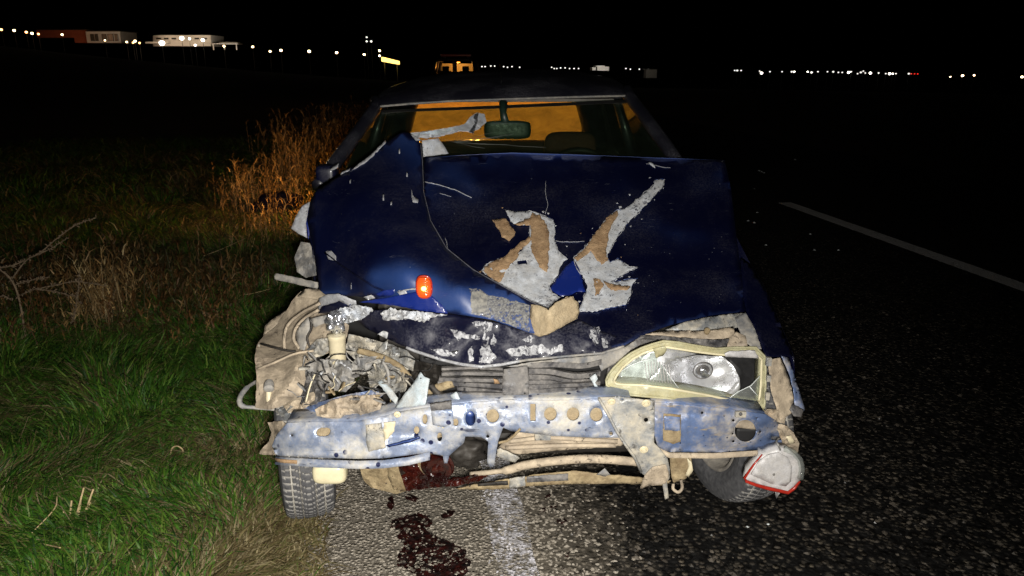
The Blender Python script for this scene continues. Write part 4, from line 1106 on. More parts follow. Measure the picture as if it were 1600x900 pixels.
# right half of the beam and the big bracket between them
rb_out = [(1018, 628, 1.985), (1060, 630, 1.985), (1100, 634, 1.985), (1150, 640, 1.995), (1195, 646, 2.01), (1212, 657, 2.03), (1228, 680, 2.08), (1226, 697, 2.08), (1180, 703, 2.03), (1115, 707, 2.0), (1045, 706, 1.985), (1028, 700, 1.98), (1020, 670, 1.98)]
def rb_rel(x, y):
    r = .008 * S(0, 5, abs(y - 672) - 20)
    if 1034 < x < 1066 and 643 < y < 692: r += .008
    return r
rbeam = panel('bumper_beam', rb_out, [], M['beam_blue'], car, thick=.003, step=6, rel=rb_rel, holes=[circle(1164.5, 673, 17.5, 18, 24), [(1206, 682), (1221, 682), (1223, 685), (1221, 688), (1206, 688), (1204, 685)], circle(1097, 645, 2), circle(1146, 657, 2.2), circle(1183, 653, 1.5), circle(1188, 675, 1.8), circle(1146, 690, 2.2), circle(1145, 678, 1.5)])
tag(rbeam, 'bluish right half of the bumper beam with a round hole')
strip('top_flange', [(1018, 628, 1.985), (1060, 630, 1.985), (1100, 634, 1.985), (1150, 640, 1.995), (1195, 646, 2.01)], (0, .07, .006), M['beam_blue'], rbeam, .003)
strip('bottom_flange', [(1030, 700, 1.98), (1045, 707, 1.985), (1115, 708, 2.0), (1180, 704, 2.03), (1226, 698, 2.08)], (0, -.008, -.014), M['tan'], rbeam, .004, 2)
piece('inset_plate', [(1037, 646, 1.988), (1064, 648, 1.988), (1064, 690, 1.975), (1052, 694, 1.975), (1036, 688, 1.975)], 'tan_dark', parent=rbeam, amp=.001)
piece('inset_plate', [(1038, 650, 1.984), (1063, 652, 1.984), (1063, 674, 1.98), (1038, 672, 1.98)], 'beam_blue', parent=rbeam, amp=.001)
tube('hole_rim', [at(1164.5 + 17.5 * math.cos(a), 673 + 18 * math.sin(a), 2.006) for a in [2 * math.pi * q / 24 for q in range(25)]], .002, M['beam_blue'], rbeam, 6)
piece('beam_stub', [(1150, 650, 2.06), (1185, 654, 2.08), (1183, 672, 2.08), (1150, 668, 2.06)], 'tan', parent=rbeam, amp=.004, thick=.01)
box('inner_channel', at(1166, 680, 2.14), (.10, .10, .10), M['black'], rbeam, (0, 0, 0), .01)
bp_out = [(934, 621, 1.965), (970, 620, 1.96), (1023, 627, 1.96), (1023, 660, 1.955), (1022, 692, 1.95), (1032, 702, 1.95), (1043, 716, 1.95), (1047, 734, 1.955), (1046, 748, 1.96), (1042, 752, 1.96), (1045, 778, 1.975), (1039, 781, 1.975), (1034, 750, 1.965), (1008, 744, 1.96), (999, 736, 1.95), (990, 714, 1.945), (975, 695, 1.945), (962, 676, 1.95), (948, 648, 1.955)]
bplate = panel('mounting_bracket', bp_out, [], M['bracket'], car, thick=.004, step=5, rel=lambda x, y: .006 * noise.noise(Vector((x * .03, y * .03, 1))), holes=[circle(1009.5, 656, 3.4), circle(972, 621 + 3, 1.8), circle(957, 678, 2.6)])
tube('pressed_edge', [at(*p) for p in ((936, 623, 1.958), (950, 647, 1.95), (965, 676, 1.943), (978, 696, 1.938), (992, 715, 1.938), (1002, 738, 1.942))], .0045, M['bracket'], bplate, 6)
for (a, b, r) in ((955.5, 627, .0115), (1009.5, 629.5, .013), (1006, 702, .013)):
    lathe('bolt', [(0, r), (.003, r), (.005, r * .82), (.004, r * .62), (.010, r * .5), (.011, r * .2)], at(a, b, 1.958 if b < 650 else 1.948), (0, -1, -.25), M['cream'], bplate, 20)
piece('lower_ear', [(1008, 742, 1.955), (1020, 730, 1.95), (1040, 726, 1.945), (1046, 742, 1.95), (1040, 756, 1.955), (1015, 760, 1.96), (1000, 764, 1.97), (1002, 756, 1.965)], 'tan', parent=bplate, amp=.01, fq=5, thick=.003)

# -- below the beam
piece('air_duct', [(776, 704, 2.05), (783, 694, 2.04), (800, 680, 2.03), (830, 670, 2.02), (900, 675, 2.01), (970, 680, 2.01), (978, 690, 2.0), (970, 697, 2.0), (900, 702, 2.01), (860, 705, 2.02), (810, 710, 2.04)], 'tan', amp=.008, fq=3, thick=.006, seed=3)
for pix in ([(795, 690, 2.015), (850, 684, 2.0), (900, 686, 1.99), (965, 690, 1.985)], [(790, 700, 2.025), (850, 697, 2.005), (900, 696, 1.995), (962, 696, 1.99)]):
    tube('duct_rib', curve_pts([at(*p) for p in pix], 6), .007, M['tan'], car, 8)
box('duct_clip', at(848, 682, 1.985), (.048, .012, .022), M['bracket'], car, (0, 0, 0), .003)
tube('cross_tube', curve_pts([at(735, 741, 2.06), at(790, 735, 2.04), at(820, 727, 2.03), at(870, 720, 2.02), at(930, 717, 2.01), at(1000, 722, 2.01), at(1040, 726, 2.05)], 8), [.008] * 8 + [.0135] * 33 + [.013] * 8, M['tan'], car, 12)
piece('lower_lip', [(713, 764, 2.04), (745, 758, 2.03), (800, 748, 2.01), (850, 741, 2.0), (900, 736, 2.0), (950, 742, 2.0), (1000, 747, 2.01), (1048, 752, 2.03), (1040, 759, 2.03), (980, 756, 2.01), (900, 756, 2.0), (850, 758, 2.0), (790, 764, 2.02), (740, 766, 2.04)], 'tan_dark', amp=.006, fq=4, thick=.006, seed=5)
piece('lip_insert', [(746, 756, 2.01), (793, 751, 2.0), (794, 758, 1.995), (747, 760, 2.01)], 'dark', thick=.003, amp=.001)
piece('lip_insert', [(796, 748, 1.995), (820, 744, 1.99), (821, 760, 1.99), (796, 763, 1.995)], 'bracket', thick=.003, amp=.001)
piece('lip_insert', [(823, 745, 1.992), (888, 740, 1.985), (888, 751, 1.982), (823, 754, 1.99)], 'slat', thick=.003, amp=.001)
piece('snapped_piece', [(932, 742, 1.98), (945, 732, 1.975), (954, 742, 1.975), (945, 745, 1.975)], 'grey_plastic')
lathe('crank_pulley', [(0, .03), (.004, .052), (.012, .054), (.016, .046), (.022, .05), (.030, .05), (.034, .042), (.036, .034), (.03, .03), (.03, .012), (.04, .011), (.042, .004)], at(686, 722, 2.06), (-.25, -1, -.2), M['soaked'], car, 36)
lathe('pulley_rim', [(0, .045), (.004, .055), (.010, .055), (.012, .048)], at(680, 724, 2.055), (-.25, -1, -.2), M['tan_dark'], car, 36)
piece('soaked_undertray', [(620, 745, 2.09), (640, 738, 2.08), (668, 744, 2.04), (700, 750, 2.02), (730, 744, 2.03), (758, 738, 2.06), (764, 742, 2.06), (745, 754, 2.04), (700, 760, 2.04), (650, 765, 2.05), (625, 768, 2.07), (615, 755, 2.08)], 'soaked', step=4, amp=.014, fq=6, seed=21, thick=.004)
lump('soaked_engine_part', at(725, 705, 2.14), (.07, .05, .05), 'dark', 6, .4)
lump('engine_part', at(650, 722, 2.13), (.06, .05, .05), 'soaked', 8, .4)
piece('brown_flap', [(560, 726, 2.06), (600, 724, 2.05), (618, 722, 2.05), (632, 768, 2.07), (620, 772, 2.08), (580, 762, 2.08), (568, 750, 2.07)], 'tan_dark', thick=.003, amp=.012, fq=3, seed=22)
piece('brown_flap', [(605, 724, 2.035), (620, 722, 2.03), (634, 768, 2.05), (615, 765, 2.06), (606, 745, 2.05)], 'tan_dark', thick=.002, amp=.006, seed=23)
rbox('fog_lamp', at(516, 737, 2.04), (.105, .06, .066), M['fog'], car, 4)
piece('tow_mount', [(1046, 712, 2.06), (1078, 710, 2.05), (1082, 730, 2.05), (1072, 748, 2.06), (1052, 755, 2.06), (1048, 735, 2.06)], 'tan_dark', thick=.01, amp=.008, fq=4)
piece('tow_mount', [(1074, 716, 2.04), (1080, 722, 2.035), (1083, 735, 2.035), (1076, 746, 2.04), (1071, 742, 2.04), (1076, 730, 2.04)], 'cream', thick=.006, amp=.002)
tube('tow_hook', curve_pts([at(1052, 756, 2.05), at(1052, 764, 2.04), at(1060, 769, 2.03), at(1066, 762, 2.03), at(1064, 750, 2.03)], 6), .005, M['tan'], car, 8)

# -- headlamp
hl_out = [(947, 594), (951, 585), (959, 575), (971, 563), (986, 552), (1002, 544), (1019, 538), (1037, 533), (1060, 535), (1086, 540), (1119, 545), (1150, 543), (1181, 543), (1188, 550), (1196, 558), (1196, 600), (1194, 642), (1186, 645), (1160, 641), (1130, 636), (1085, 629), (1041, 622), (1005, 619), (974, 616), (958, 610), (948, 602)]
hl_in = [(961, 595), (966, 586), (975, 575), (990, 563), (1005, 555), (1022, 549), (1040, 545), (1060, 548), (1086, 552), (1119, 556), (1150, 558), (1181, 558), (1188, 563), (1187, 600), (1184, 626), (1176, 627), (1140, 622), (1100, 614), (1050, 606), (1005, 601), (975, 600), (965, 599)]
hl_in = [(1075 + (x - 1075) * 1.018, 590 + (y - 590) * (1.07 if y < 590 else 1.10)) for x, y in hl_in]
hd = lambda x, y: 2.02 + .0006 * max(0, x - 1050) + .0005 * max(0, 1010 - x) - .0004 * (y - 590)
head = panel('headlamp', hl_out, hd, M['bezel'], car, thick=.030, step=5, holes=[hl_in], rel=None)
tag(head, 'yellowed headlamp with its lens broken open')
strip('inner_rim', [(p[0], p[1], hd(*p) - .001) for p in hl_in + hl_in[:1]], (0, .06, -.0), M['bezel'], head, .003, 2)
tube('lens_seal', [at(p[0], p[1], hd(*p) - .004) for p in densify(hl_in, 6) + [hl_in[0]]], .004, M['fog'], head, 6)
tube('outer_rim', [at(p[0], p[1], hd(*p) - .001) for p in densify(hl_out, 6) + [hl_out[0]]], .004, M['bezel'], head, 6)
bcx, bcy = 1098, 578
def bowl(x, y):
    d = math.hypot((x - bcx) / 62, (y - bcy) / 48)
    return hd(x, y) + .045 + .085 * max(0, 1 - d * d)
panel('reflector', [(1012, 596), (1030, 575), (1050, 562), (1090, 555), (1130, 558), (1146, 572), (1155, 590), (1157, 605), (1150, 624), (1120, 622), (1070, 614), (1030, 606)], bowl, M['chrome'], head, thick=.002, step=4)
panel('reflector_wing', [(958, 597), (968, 580), (990, 560), (1020, 547), (1040, 543), (1090, 553), (1050, 562), (1030, 576), (1012, 596), (1028, 606), (990, 603)], lambda x, y: hd(x, y) + .05, M['chrome'], head, thick=.002, step=6)
box('lamp_housing', at(1110, 590, 2.20), (.36, .02, .16), M['black'], head, (0, 0, .1), .004)
panel('housing_side', [(1140, 556), (1192, 556), (1190, 630), (1140, 626)], lambda x, y: hd(x, y) + .11, M['black'], head, thick=.002, step=12)
for r, h, mm in ((.031, .014, 'slat'), (.027, .02, 'chrome'), (.019, .024, 'slat')):
    c = at(bcx, bcy, bowl(bcx, bcy) - .012 - h)
    lathe('bulb_ring', [(0, r), (.003, r + .001), (.006, r), (.006, r - .0025), (0, r - .0025)], c, (0, -1, -.2), M[mm], head, 28)
bm = bmesh.new(); bmesh.ops.create_uvsphere(bm, u_segments=16, v_segments=10, radius=.0085)
bmesh.ops.translate(bm, verts=bm.verts, vec=at(bcx, bcy, bowl(bcx, bcy) - .055)); link('bulb', bm_mesh(bm), M['foil'], head)
lathe('bulb_base', [(0, .013), (.03, .012), (.032, .006)], at(bcx, bcy, bowl(bcx, bcy) - .015), (0, -1, -.2), M['foil'], head, 16)
rib = lambda x, y: .0025 * math.sin(x * 1.15) if 1008 < x < 1045 and y > 562 else 0
panel('lens_fragment', [(962, 595), (976, 575), (1005, 555), (1024, 549), (1030, 556), (1026, 564), (1036, 572), (1048, 590), (1060, 606), (1005, 601), (975, 600)], lambda x, y: hd(x, y) + .004, M['lens'], head, thick=.003, step=2.6, rel=rib)
panel('lens_fragment', [(1048, 606), (1068, 600), (1100, 606), (1128, 603), (1136, 622), (1100, 614)], lambda x, y: hd(x, y) + .004, M['lens'], head, thick=.003, step=5, wob=.6)
panel('lens_fragment', [(1140, 622), (1152, 612), (1166, 606), (1173, 602), (1188, 586), (1187, 605), (1184, 626), (1176, 627)], lambda x, y: hd(x, y) + .002, M['lens'], head, thick=.003, step=5, wob=.4)
for pix in ([(1140, 622), (1152, 613), (1166, 606), (1173, 603), (1188, 587)], [(1171, 604), (1178, 612), (1184, 618)], [(1060, 606), (1048, 590), (1036, 572)], [(968, 582), (985, 571), (1000, 565), (1016, 561)]):
    tube('glass_edge', [at(a, b, hd(a, b) + .001) for a, b in pix], .0012, M['crumb'], head, 5)
for q in range(9):
    xx = 1008 + q * 4.6; y0_ = 563 + abs(q - 3) * 1.2
    tube('lens_rib', [at(xx, y0_, hd(xx, y0_) - .001), at(xx + 1.5, 582, hd(xx, 582) - .001), at(xx + 4, 600 - (9 - q) * .6, hd(xx, 600) - .001)], .0014, M['lens_white'], head, 5)
piece('broken_top_edge', [(1020, 545, 2.02), (1040, 541, 2.02), (1042, 547, 2.02), (1036, 556, 2.03), (1025, 560, 2.03)], 'bezel', parent=head, amp=.003)
piece('broken_top_edge', [(1132, 553, 2.05), (1140, 549, 2.05), (1180, 548, 2.08), (1186, 560, 2.08), (1170, 559, 2.07), (1134, 558, 2.05)], 'lens_white', parent=head, amp=.006, fq=6, thick=.003)
for (a, b, w, h) in ((1201, 565, .016, .026), (1201, 591, .012, .02), (1199, 619, .012, .024), (975, 621, .022, .016), (1157, 647, .032, .018)):
    box('mounting_tab', at(a, b, 2.045 if b < 640 else 1.985), (w, .012, h), M['bracket'], head, (0, 0, 0), .002)
lathe('tab_screw', [(0, .0055), (.004, .005), (.006, .002)], at(1157, 646.5, 1.976), (0, -1, -.2), M['slat'], head, 14)

# -- upper cross member above the headlamp, crumpled
piece('cross_member', [(1040, 515, 2.2), (1070, 503, 2.22), (1110, 495, 2.26), (1160, 488, 2.3), (1170, 505, 2.26), (1150, 512, 2.24), (1100, 515, 2.21), (1060, 518, 2.2)], 'bracket', amp=.006, fq=4, seed=2)
piece('cross_member', [(1005, 522, 2.17), (1050, 516, 2.17), (1100, 517, 2.17), (1146, 510, 2.19), (1148, 520, 2.17), (1140, 528, 2.15), (1115, 530, 2.14), (1080, 528, 2.14), (1030, 524, 2.15)], 'tan', amp=.008, fq=4, seed=3)
piece('cross_member', [(1002, 524, 2.16), (1030, 524, 2.14), (1080, 529, 2.12), (1120, 531, 2.12), (1140, 530, 2.13), (1135, 540, 2.11), (1118, 543, 2.1), (1090, 538, 2.1), (1050, 531, 2.1), (1020, 532, 2.12), (985, 548, 2.13), (960, 572, 2.11), (948, 585, 2.09), (952, 570, 2.11), (975, 545, 2.14)], 'slat', amp=.012, fq=5, seed=4)
piece('cross_member', [(1138, 530, 2.14), (1150, 518, 2.16), (1165, 525, 2.15), (1168, 540, 2.12), (1150, 543, 2.11), (1136, 542, 2.11)], 'tan', amp=.01, fq=4, seed=5)
piece('wing_flange', [(1148, 496, 2.26), (1165, 488, 2.28), (1180, 515, 2.2), (1190, 545, 2.13), (1178, 545, 2.13), (1160, 530, 2.17)], 'grey_plastic', amp=.006, fq=4)
lathe('rubber_stop', [(0, .008), (.012, .010), (.016, .008), (.018, .003)], at(1104, 520, 2.15), (0, -.6, 1), M['tan_dark'], car, 16)
# -- right front wing
wing = [(1158, 402, 2.62), (1172, 412, 2.60), (1192, 445, 2.50), (1212, 490, 2.38), (1230, 532, 2.26), (1240, 557, 2.18), (1222, 557, 2.14), (1198, 558, 2.10), (1185, 530, 2.17), (1170, 500, 2.25), (1163, 470, 2.36), (1158, 440, 2.46)]
rw = panel('front_wing', wing, [], M['navy_side'], car, thick=.002, step=7)
strip('wing_side', [(1158, 402, 2.66), (1172, 412, 2.605), (1192, 445, 2.505), (1212, 490, 2.385), (1230, 532, 2.265), (1240, 557, 2.185)], (.03, .01, -.17), M['navy_side'], rw)
strip('wing_side', [(1172, 412, 2.605), (1130, 330, 2.95), (1100, 290, 3.25)], (.05, .02, -.5), M['navy_side'], rw)
strip('wing_top', [(1160, 404, 2.62), (1130, 335, 2.9), (1100, 292, 3.2)], (-.12, .05, .03), M['navy_side'], rw)
piece('wing_end', [(1200, 563, 2.10), (1219, 559, 2.12), (1233, 590, 2.12), (1240, 620, 2.11), (1239, 644, 2.10), (1228, 652, 2.08), (1214, 640, 2.07), (1205, 610, 2.08)], 'tan', parent=rw, amp=.01, fq=3.5)
piece('wing_end', [(1221, 556, 2.13), (1232, 559, 2.15), (1243, 590, 2.14), (1252, 620, 2.12), (1258, 638, 2.10), (1256, 642, 2.10), (1250, 640, 2.1), (1242, 634, 2.1), (1240, 610, 2.11), (1233, 583, 2.12)], 'beam_blue', parent=rw, amp=.003)
piece('wing_end', [(1238, 630, 2.1), (1256, 640, 2.1), (1252, 652, 2.08), (1240, 650, 2.08), (1234, 640, 2.08)], 'slat', parent=rw, amp=.004)
piece('crushed_sheet', [(1186, 648, 2.04), (1200, 640, 2.05), (1215, 640, 2.06), (1228, 652, 2.06), (1226, 662, 2.05), (1210, 658, 2.04), (1195, 658, 2.03)], 'tan', amp=.016, fq=6, seed=7)
piece('crushed_sheet', [(1204, 660, 2.06), (1226, 664, 2.05), (1240, 676, 2.04), (1249, 692, 2.04), (1247, 706, 2.05), (1240, 712, 2.06), (1226, 704, 2.05), (1222, 690, 2.05), (1215, 672, 2.05)], 'tan', amp=.018, fq=5, seed=8)
piece('snapped_piece', [(1228, 682, 2.0), (1236, 680, 2.0), (1242, 692, 2.0), (1234, 694, 2.0)], 'cream')

# -- wheels
k = N('tyre_rubber')
at2 = k.n('ShaderNodeAttribute'); at2.attribute_name = 'groove'
k.set('Base Color', k.mix(at2.outputs['Fac'], k.mix(k.ramp(k.noise(60, 5), .35, .7), (.055, .056, .062), (.115, .115, .12)), k.mix(k.ramp(k.noise(30, 4), .3, .7), (.30, .285, .26), (.48, .46, .41))))
k.set('Roughness', .85); k.bump(k.noise(90, 4), .3, .002)
M['tyre'] = k.m
M['rim'] = dusty('dusty_steel_rim', (.28, .26, .24), (.36, .33, .28), .5, 12, .6, .2, None)
def wheel(c, yaw, tread=True):
    R_, W_ = .283, .168
    w = bpy.data.objects.new('wheel', None); C.objects.link(w); w.parent = car
    w.location = c - Vector(car.location); w.empty_display_size = .05
    prof = []
    nl = 49
    for i in range(nl):
        x = -W_ * .40 + W_ * .80 * i / (nl - 1); prof.append((x, R_ - .010 * abs(x / (W_ * .4)) ** 3, True))
    side = [(W_ * .46, R_ - .018, False), (W_ * .5, R_ - .04, False), (W_ * .52, R_ - .07, False), (W_ * .49, R_ - .095, False), (W_ * .45, R_ - .112, False), (W_ * .40, R_ - .116, False)]
    prof = [(-a, b, t) for a, b, t in reversed(side)] + prof + side
    n = 340
    V, G, Fc = [], [], []
    for kk in range(n):
        th = 2 * math.pi * kk / n
        for (x, r, t) in prof:
            g = 0
            if t and tread:
                u = abs(x) / (W_ * .4)
                ph = (kk / n * 68 + (u * 1.5 if u < .62 else 1.2 - u * .4)) % 1
                if min(abs(abs(x) - .022), abs(abs(x) - .049)) < .0022 : g = 1
                elif u > .3 and ph < .20: g = .85
                elif u <= .3 and ph < .14: g = .6
            rr_ = r - .0075 * g
            V.append((x, rr_ * math.cos(th), rr_ * math.sin(th))); G.append(g)
    m = len(prof)
    for kk in range(n):
        for i in range(m - 1):
            a = kk * m + i; b = ((kk + 1) % n) * m + i
            Fc.append((a, a + 1, b + 1, b))
    me = mesh_of(V, Fc, 'tyre')
    ga = me.attributes.new('groove', 'FLOAT', 'POINT'); ga.data.foreach_set('value', G)
    rot = Matrix.Rotation(yaw, 4, 'Z')
    me.transform(rot)
    o = bpy.data.objects.new('tyre', me); C.objects.link(o); o.parent = w; me.materials.append(M['tyre'])
    # rim dish on both sides
    def dish(name, prof2, mat):
        V, Fc = [], []
        nn = 48
        for (x, r) in prof2:
            for q in range(nn): V.append((x, r * math.cos(2 * math.pi * q / nn), r * math.sin(2 * math.pi * q / nn)))
        for i in range(len(prof2) - 1):
            for q in range(nn): Fc.append((i * nn + q, i * nn + (q + 1) % nn, (i + 1) * nn + (q + 1) % nn, (i + 1) * nn + q))
        me = mesh_of(V, Fc, name); me.transform(rot)
        o = bpy.data.objects.new(name, me); C.objects.link(o); o.parent = w; me.materials.append(mat)
        me.polygons.foreach_set('use_smooth', [True] * len(me.polygons))
    dish('rim', [(-.078, .172), (-.082, .166), (-.076, .158), (-.03, .150), (-.03, .146), (.02, .146), (.05, .150), (.076, .158), (.082, .166), (.078, .172)], M['rim'])
    dish('hub', [(.035, .147), (.05, .12), (.04, .09), (.055, .06), (.06, .03), (.05, .0)], M['rim'])
    dish('brake_drum', [(-.06, .0), (-.06, .10), (-.045, .115), (-.02, .115)], M['dark'])
    return w
pl = on_ground(485, 812); wheel(Vector((pl.x - .025, 2.32, .280)), math.radians(17))
pr = on_ground(1145, 785); wheel(Vector((pr.x - .005, 2.42, .280)), math.radians(14))
for s in (-1, 1): wheel(carp(s * .71, 3.28, .283), CY, False)

# -- body shell behind the firewall
def sec(t, hw, zt, zb=.2, inset=.06):
    pts = [(-hw + .05, zb), (-hw, zb + .1), (-hw - .015, .5), (-hw, .68), (-hw + inset * .4, zt - .05), (-hw + inset, zt), (hw - inset, zt), (hw - inset * .4, zt - .05), (hw, .68), (hw + .015, .5), (hw, zb + .1), (hw - .05, zb)]
    return [carp(a, t, b) for a, b in pts]
loft('body_shell', [sec(1.22, .80, .80), sec(1.35, .81, .90), sec(1.42, .81, .56), sec(2.9, .82, .56), sec(3.1, .82, .93), sec(3.7, .80, .96), sec(4.05, .77, .95), sec(4.18, .72, .88, .3), sec(4.2, .70, .6, .35)], M['navy_side'], car)
for s in (-1, 1):
    for (t0, t1) in ((1.40, 2.32), (2.34, 3.05)):
        secs = []
        for t in (t0, (t0 + t1) / 2, t1):
            secs.append([carp(s * a, t, b) for a, b in ((.80, .24), (.838, .45), (.842, .58), (.83, .70), (.80, .92), (.785, .94))])
        d = loft('door', secs, M['navy_side'], car, closed=False, thick=.012)
        box('door_handle', carp(s * .848, t1 - .12, .76), (.02, .16, .028), M['black'], d, (0, 0, CY), .006)
        secs = [[carp(s * .785, t0 + .06, .94), carp(s * .785, t1 - .05, .95)], [carp(s * .66, t0 + .42 if t0 < 2 else t0 + .05, 1.30), carp(s * .645, t1 - .04 if t0 < 2 else t1 - .25, 1.33)]]
        loft('side_window', secs, M['glass'], d, closed=False, thick=.004)
    box('sill', carp(s * .80, 2.2, .24), (.06, 1.7, .12), M['black'], car, (0, 0, CY), .02)

# roof, pillars, glass
roof_f = [(589, 166, 3.66), (640, 161.5, 3.66), (700, 157.5, 3.66), (780, 154.5, 3.66), (860, 152, 3.66), (930, 150, 3.66), (979, 149, 3.66)]
front = [at(*p) for p in roof_f]
rows_ = []
for j, (dy, dz, wsc) in enumerate(((0, 0, 1), (.02, .022, 1), (.12, .060, .985), (.35, .105, .97), (.7, .122, .955), (1.0, .108, .94), (1.22, .068, .92), (1.26, .045, .91))):
    row = []
    cx = sum((p.x for p in front)) / len(front)
    for i, p in enumerate(front):
        e = abs(i - 3) / 3.0
        row.append(Vector((cx + (p.x - cx) * wsc, p.y, p.z)) + CD * dy + Vector((0, 0, dz * (1 - .38 * e ** 3))))
    l, r = row[0], row[-1]
    row = [l + Vector((-.035, 0, -.03)), l + Vector((-.02, 0, -.006))] + row + [r + Vector((.02, 0, -.006)), r + Vector((.035, 0, -.03))]
    rows_.append(row)
M['roof_paint'] = paint('roof_paint', (.010, .010, .016), .35, .5)
roof = loft('roof', rows_, M['roof_paint'], car, closed=False, thick=.02)
aer = at(783, 150, 3.74)
lathe('aerial_base', [(0, .014), (.015, .012), (.03, .008), (.034, .004)], aer, (0, .3, 1), M['grey_plastic'], roof, 14)
tube('aerial', [aer + Vector((0, 0, .03)), aer + Vector((.0, .06, .075)), aer + Vector((-.01, .3, .15))], .0022, M['black'], roof, 5)
trim = [at(a, b + .8, c - .012) for a, b, c in roof_f]
tube('windscreen_trim', [at(524, 252, 3.20), at(560, 205, 3.44), at(586, 168, 3.64)] + trim + [at(982, 150, 3.64), at(1012, 193, 3.42), at(1046, 240, 3.20), at(1075, 285, 3.05)], .0055, M['grey_plastic'], roof, 6)
for pts, nm in (([at(497, 292, 3.02), at(527, 250, 3.20), at(562, 203, 3.44), at(588, 166, 3.67), front[0] + CD * .1 + Vector((-.02, 0, .02))], 'pillar'), ([at(1085, 300, 3.02), at(1050, 242, 3.20), at(1016, 194, 3.42), at(983, 150, 3.67), front[-1] + CD * .1 + Vector((.02, 0, .02))], 'pillar')):
    tube(nm, curve_pts(pts, 4), .030, M['roof_paint'], roof, 10)
rl, rr2 = rows_[-1][1], rows_[-1][-2]
for s, p in ((-1, rl), (1, rr2)):
    tube('pillar', curve_pts([p, p.lerp(carp(s * .72, 3.42, .95), .5) + Vector((0, 0, .02)), carp(s * .74, 3.55, .93)], 5), .085, M['roof_paint'], roof, 10)
    tube('pillar', [carp(s * .79, 2.33, .9), carp(s * .64, 2.30, 1.36)], .03, M['roof_paint'], roof, 8)
# windscreen sheet, chest-high to roof
gw, gf = [], []
wl = [at(545, 252, 3.16), at(566, 215, 3.38), at(597, 172, 3.66)]
wr = [at(1040, 246, 3.16), at(1012, 208, 3.38), at(975, 156, 3.66)]
wl.insert(0, wl[0] * 2 - wl[1]); wr.insert(0, wr[0] * 2 - wr[1])
secs = []
for a, b in zip(wl, wr):
    secs.append([a.lerp(b, i / 10) + Vector((0, -.05 * (1 - (2 * i / 10 - 1) ** 2), 0)) for i in range(11)])
ws = loft('windscreen', secs, M['windscreen'], car, closed=False, thick=.005)
def on_glass(u, v):                                       # u across, v up the windscreen (0..3)
    i = min(int(v), 2); f = v - i
    a_, b_ = wl[i].lerp(wl[i + 1], f), wr[i].lerp(wr[i + 1], f)
    return a_.lerp(b_, u) + Vector((0, -.05 * (1 - (2 * u - 1) ** 2) - .004, .002))
rg = random.Random(5)
for q in range(11):                                       # cracks running out from the smashed corner
    u, v, a_ = .33, 1.75, rg.uniform(-.5, 1.9)
    pp = [on_glass(u, v)]
    for j in range(rg.randint(3, 7)):
        a_ += rg.uniform(-.35, .35); u += .045 * math.cos(a_); v += .13 * math.sin(a_)
        if not (0.03 < u < .97 and 1 < v < 2.95): break
        pp.append(on_glass(u, v))
    if len(pp) > 2: tube('crack', pp, .0009, M['lens'], ws, 4)
band = [[p + Vector((0, -.006, 0)) for p in secs[-1]], [p + Vector((0, -.006, 0)) + (q - p) * .09 for p, q in zip(secs[-1], secs[-2])]]
loft('black_band', band, M['black'], ws, closed=False, thick=.002)
# torn scuttle panel, wiper and broken glass at the lower left of the windscreen
def shards(pix, mat, thick, seed): return piece('broken_glass_edge', pix, mat, thick=thick, amp=.012, fq=6, seed=seed, step=4, parent=ws)
shards([(640, 208, 2.98), (665, 205, 3.0), (700, 200, 3.04), (725, 194, 3.08), (735, 182, 3.14), (745, 176, 3.18), (757, 178, 3.18), (760, 190, 3.14), (748, 202, 3.08), (735, 206, 3.04), (720, 204, 3.04), (690, 212, 3.0), (665, 216, 2.98), (650, 214, 2.97)], 'primer', .003, 4)
shards([(655, 208, 2.96), (690, 201, 3.0), (712, 198, 3.04), (705, 204, 3.02), (680, 210, 2.97)], 'pale', .003, 5)
shards([(733, 206, 3.02), (737, 192, 3.1), (742, 178, 3.16), (748, 176, 3.16), (744, 195, 3.08), (740, 208, 3.02)], 'foil', .003, 6)
piece('scuttle_panel', [(660, 219, 2.96), (685, 216, 3.0), (694, 228, 3.0), (701, 240, 3.0), (680, 243, 2.97), (662, 245, 2.94)], 'primer', thick=.006, amp=.006)
piece('scuttle_panel', [(641, 209, 2.93), (650, 213, 2.92), (658, 219, 2.9), (650, 220, 2.91)], 'white_scrape', thick=.002, amp=.002)
strip('scuttle_panel', [(662, 246, 3.0), (800, 240, 3.04), (1000, 247, 3.02), (1060, 250, 3.0)], (0, .2, -.1), M['black'], car)
# interior
mc = at(793, 203, 3.46)
M['mirror_green'] = plain('mirror_back', (.010, .026, .018), .45, 0, .2)
mir = rbox('rear_view_mirror', mc, (.215, .04, .082), M['mirror_green'], car, 5)
tube('mirror_stem', [mc + Vector((-.01, 0, .03)), mc + Vector((-.02, .02, .075)), mc + Vector((-.02, .05, .12))], [.02, .016, .02], M['mirror_green'], mir, 10)
def seat_back(s, t, w, zt, hr=True):
    o = rbox('seat', carp(s, t, (.48 + zt) / 2), (w, .16, zt - .48), M['seat'], car, 5, CY)
    if hr: rbox('headrest', carp(s, t + .04, zt + .085), (.28, .11, .19), M['seat'], o, 4, CY)
    return o
seat_back(.36, 2.05, .50, .99); seat_back(-.36, 2.12, .50, .90)
seat_back(0, 2.95, 1.25, 1.045, False)
st_c = carp(.36, 1.66, .95)
tube('steering_wheel', [st_c + CR * (.185 * math.cos(a)) + Vector((0, .10 * math.sin(a), .155 * math.sin(a))) for a in [2 * math.pi * q / 28 for q in range(29)]], .014, M['black'], car, 8)
box('dashboard', carp(0, 1.42, .86), (1.36, .32, .16), M['black'], car, (0, 0, CY), .04)
box('parcel_shelf', carp(0, 3.25, .955), (1.2, .42, .03), M['lining'], car, (0, 0, CY), .01)
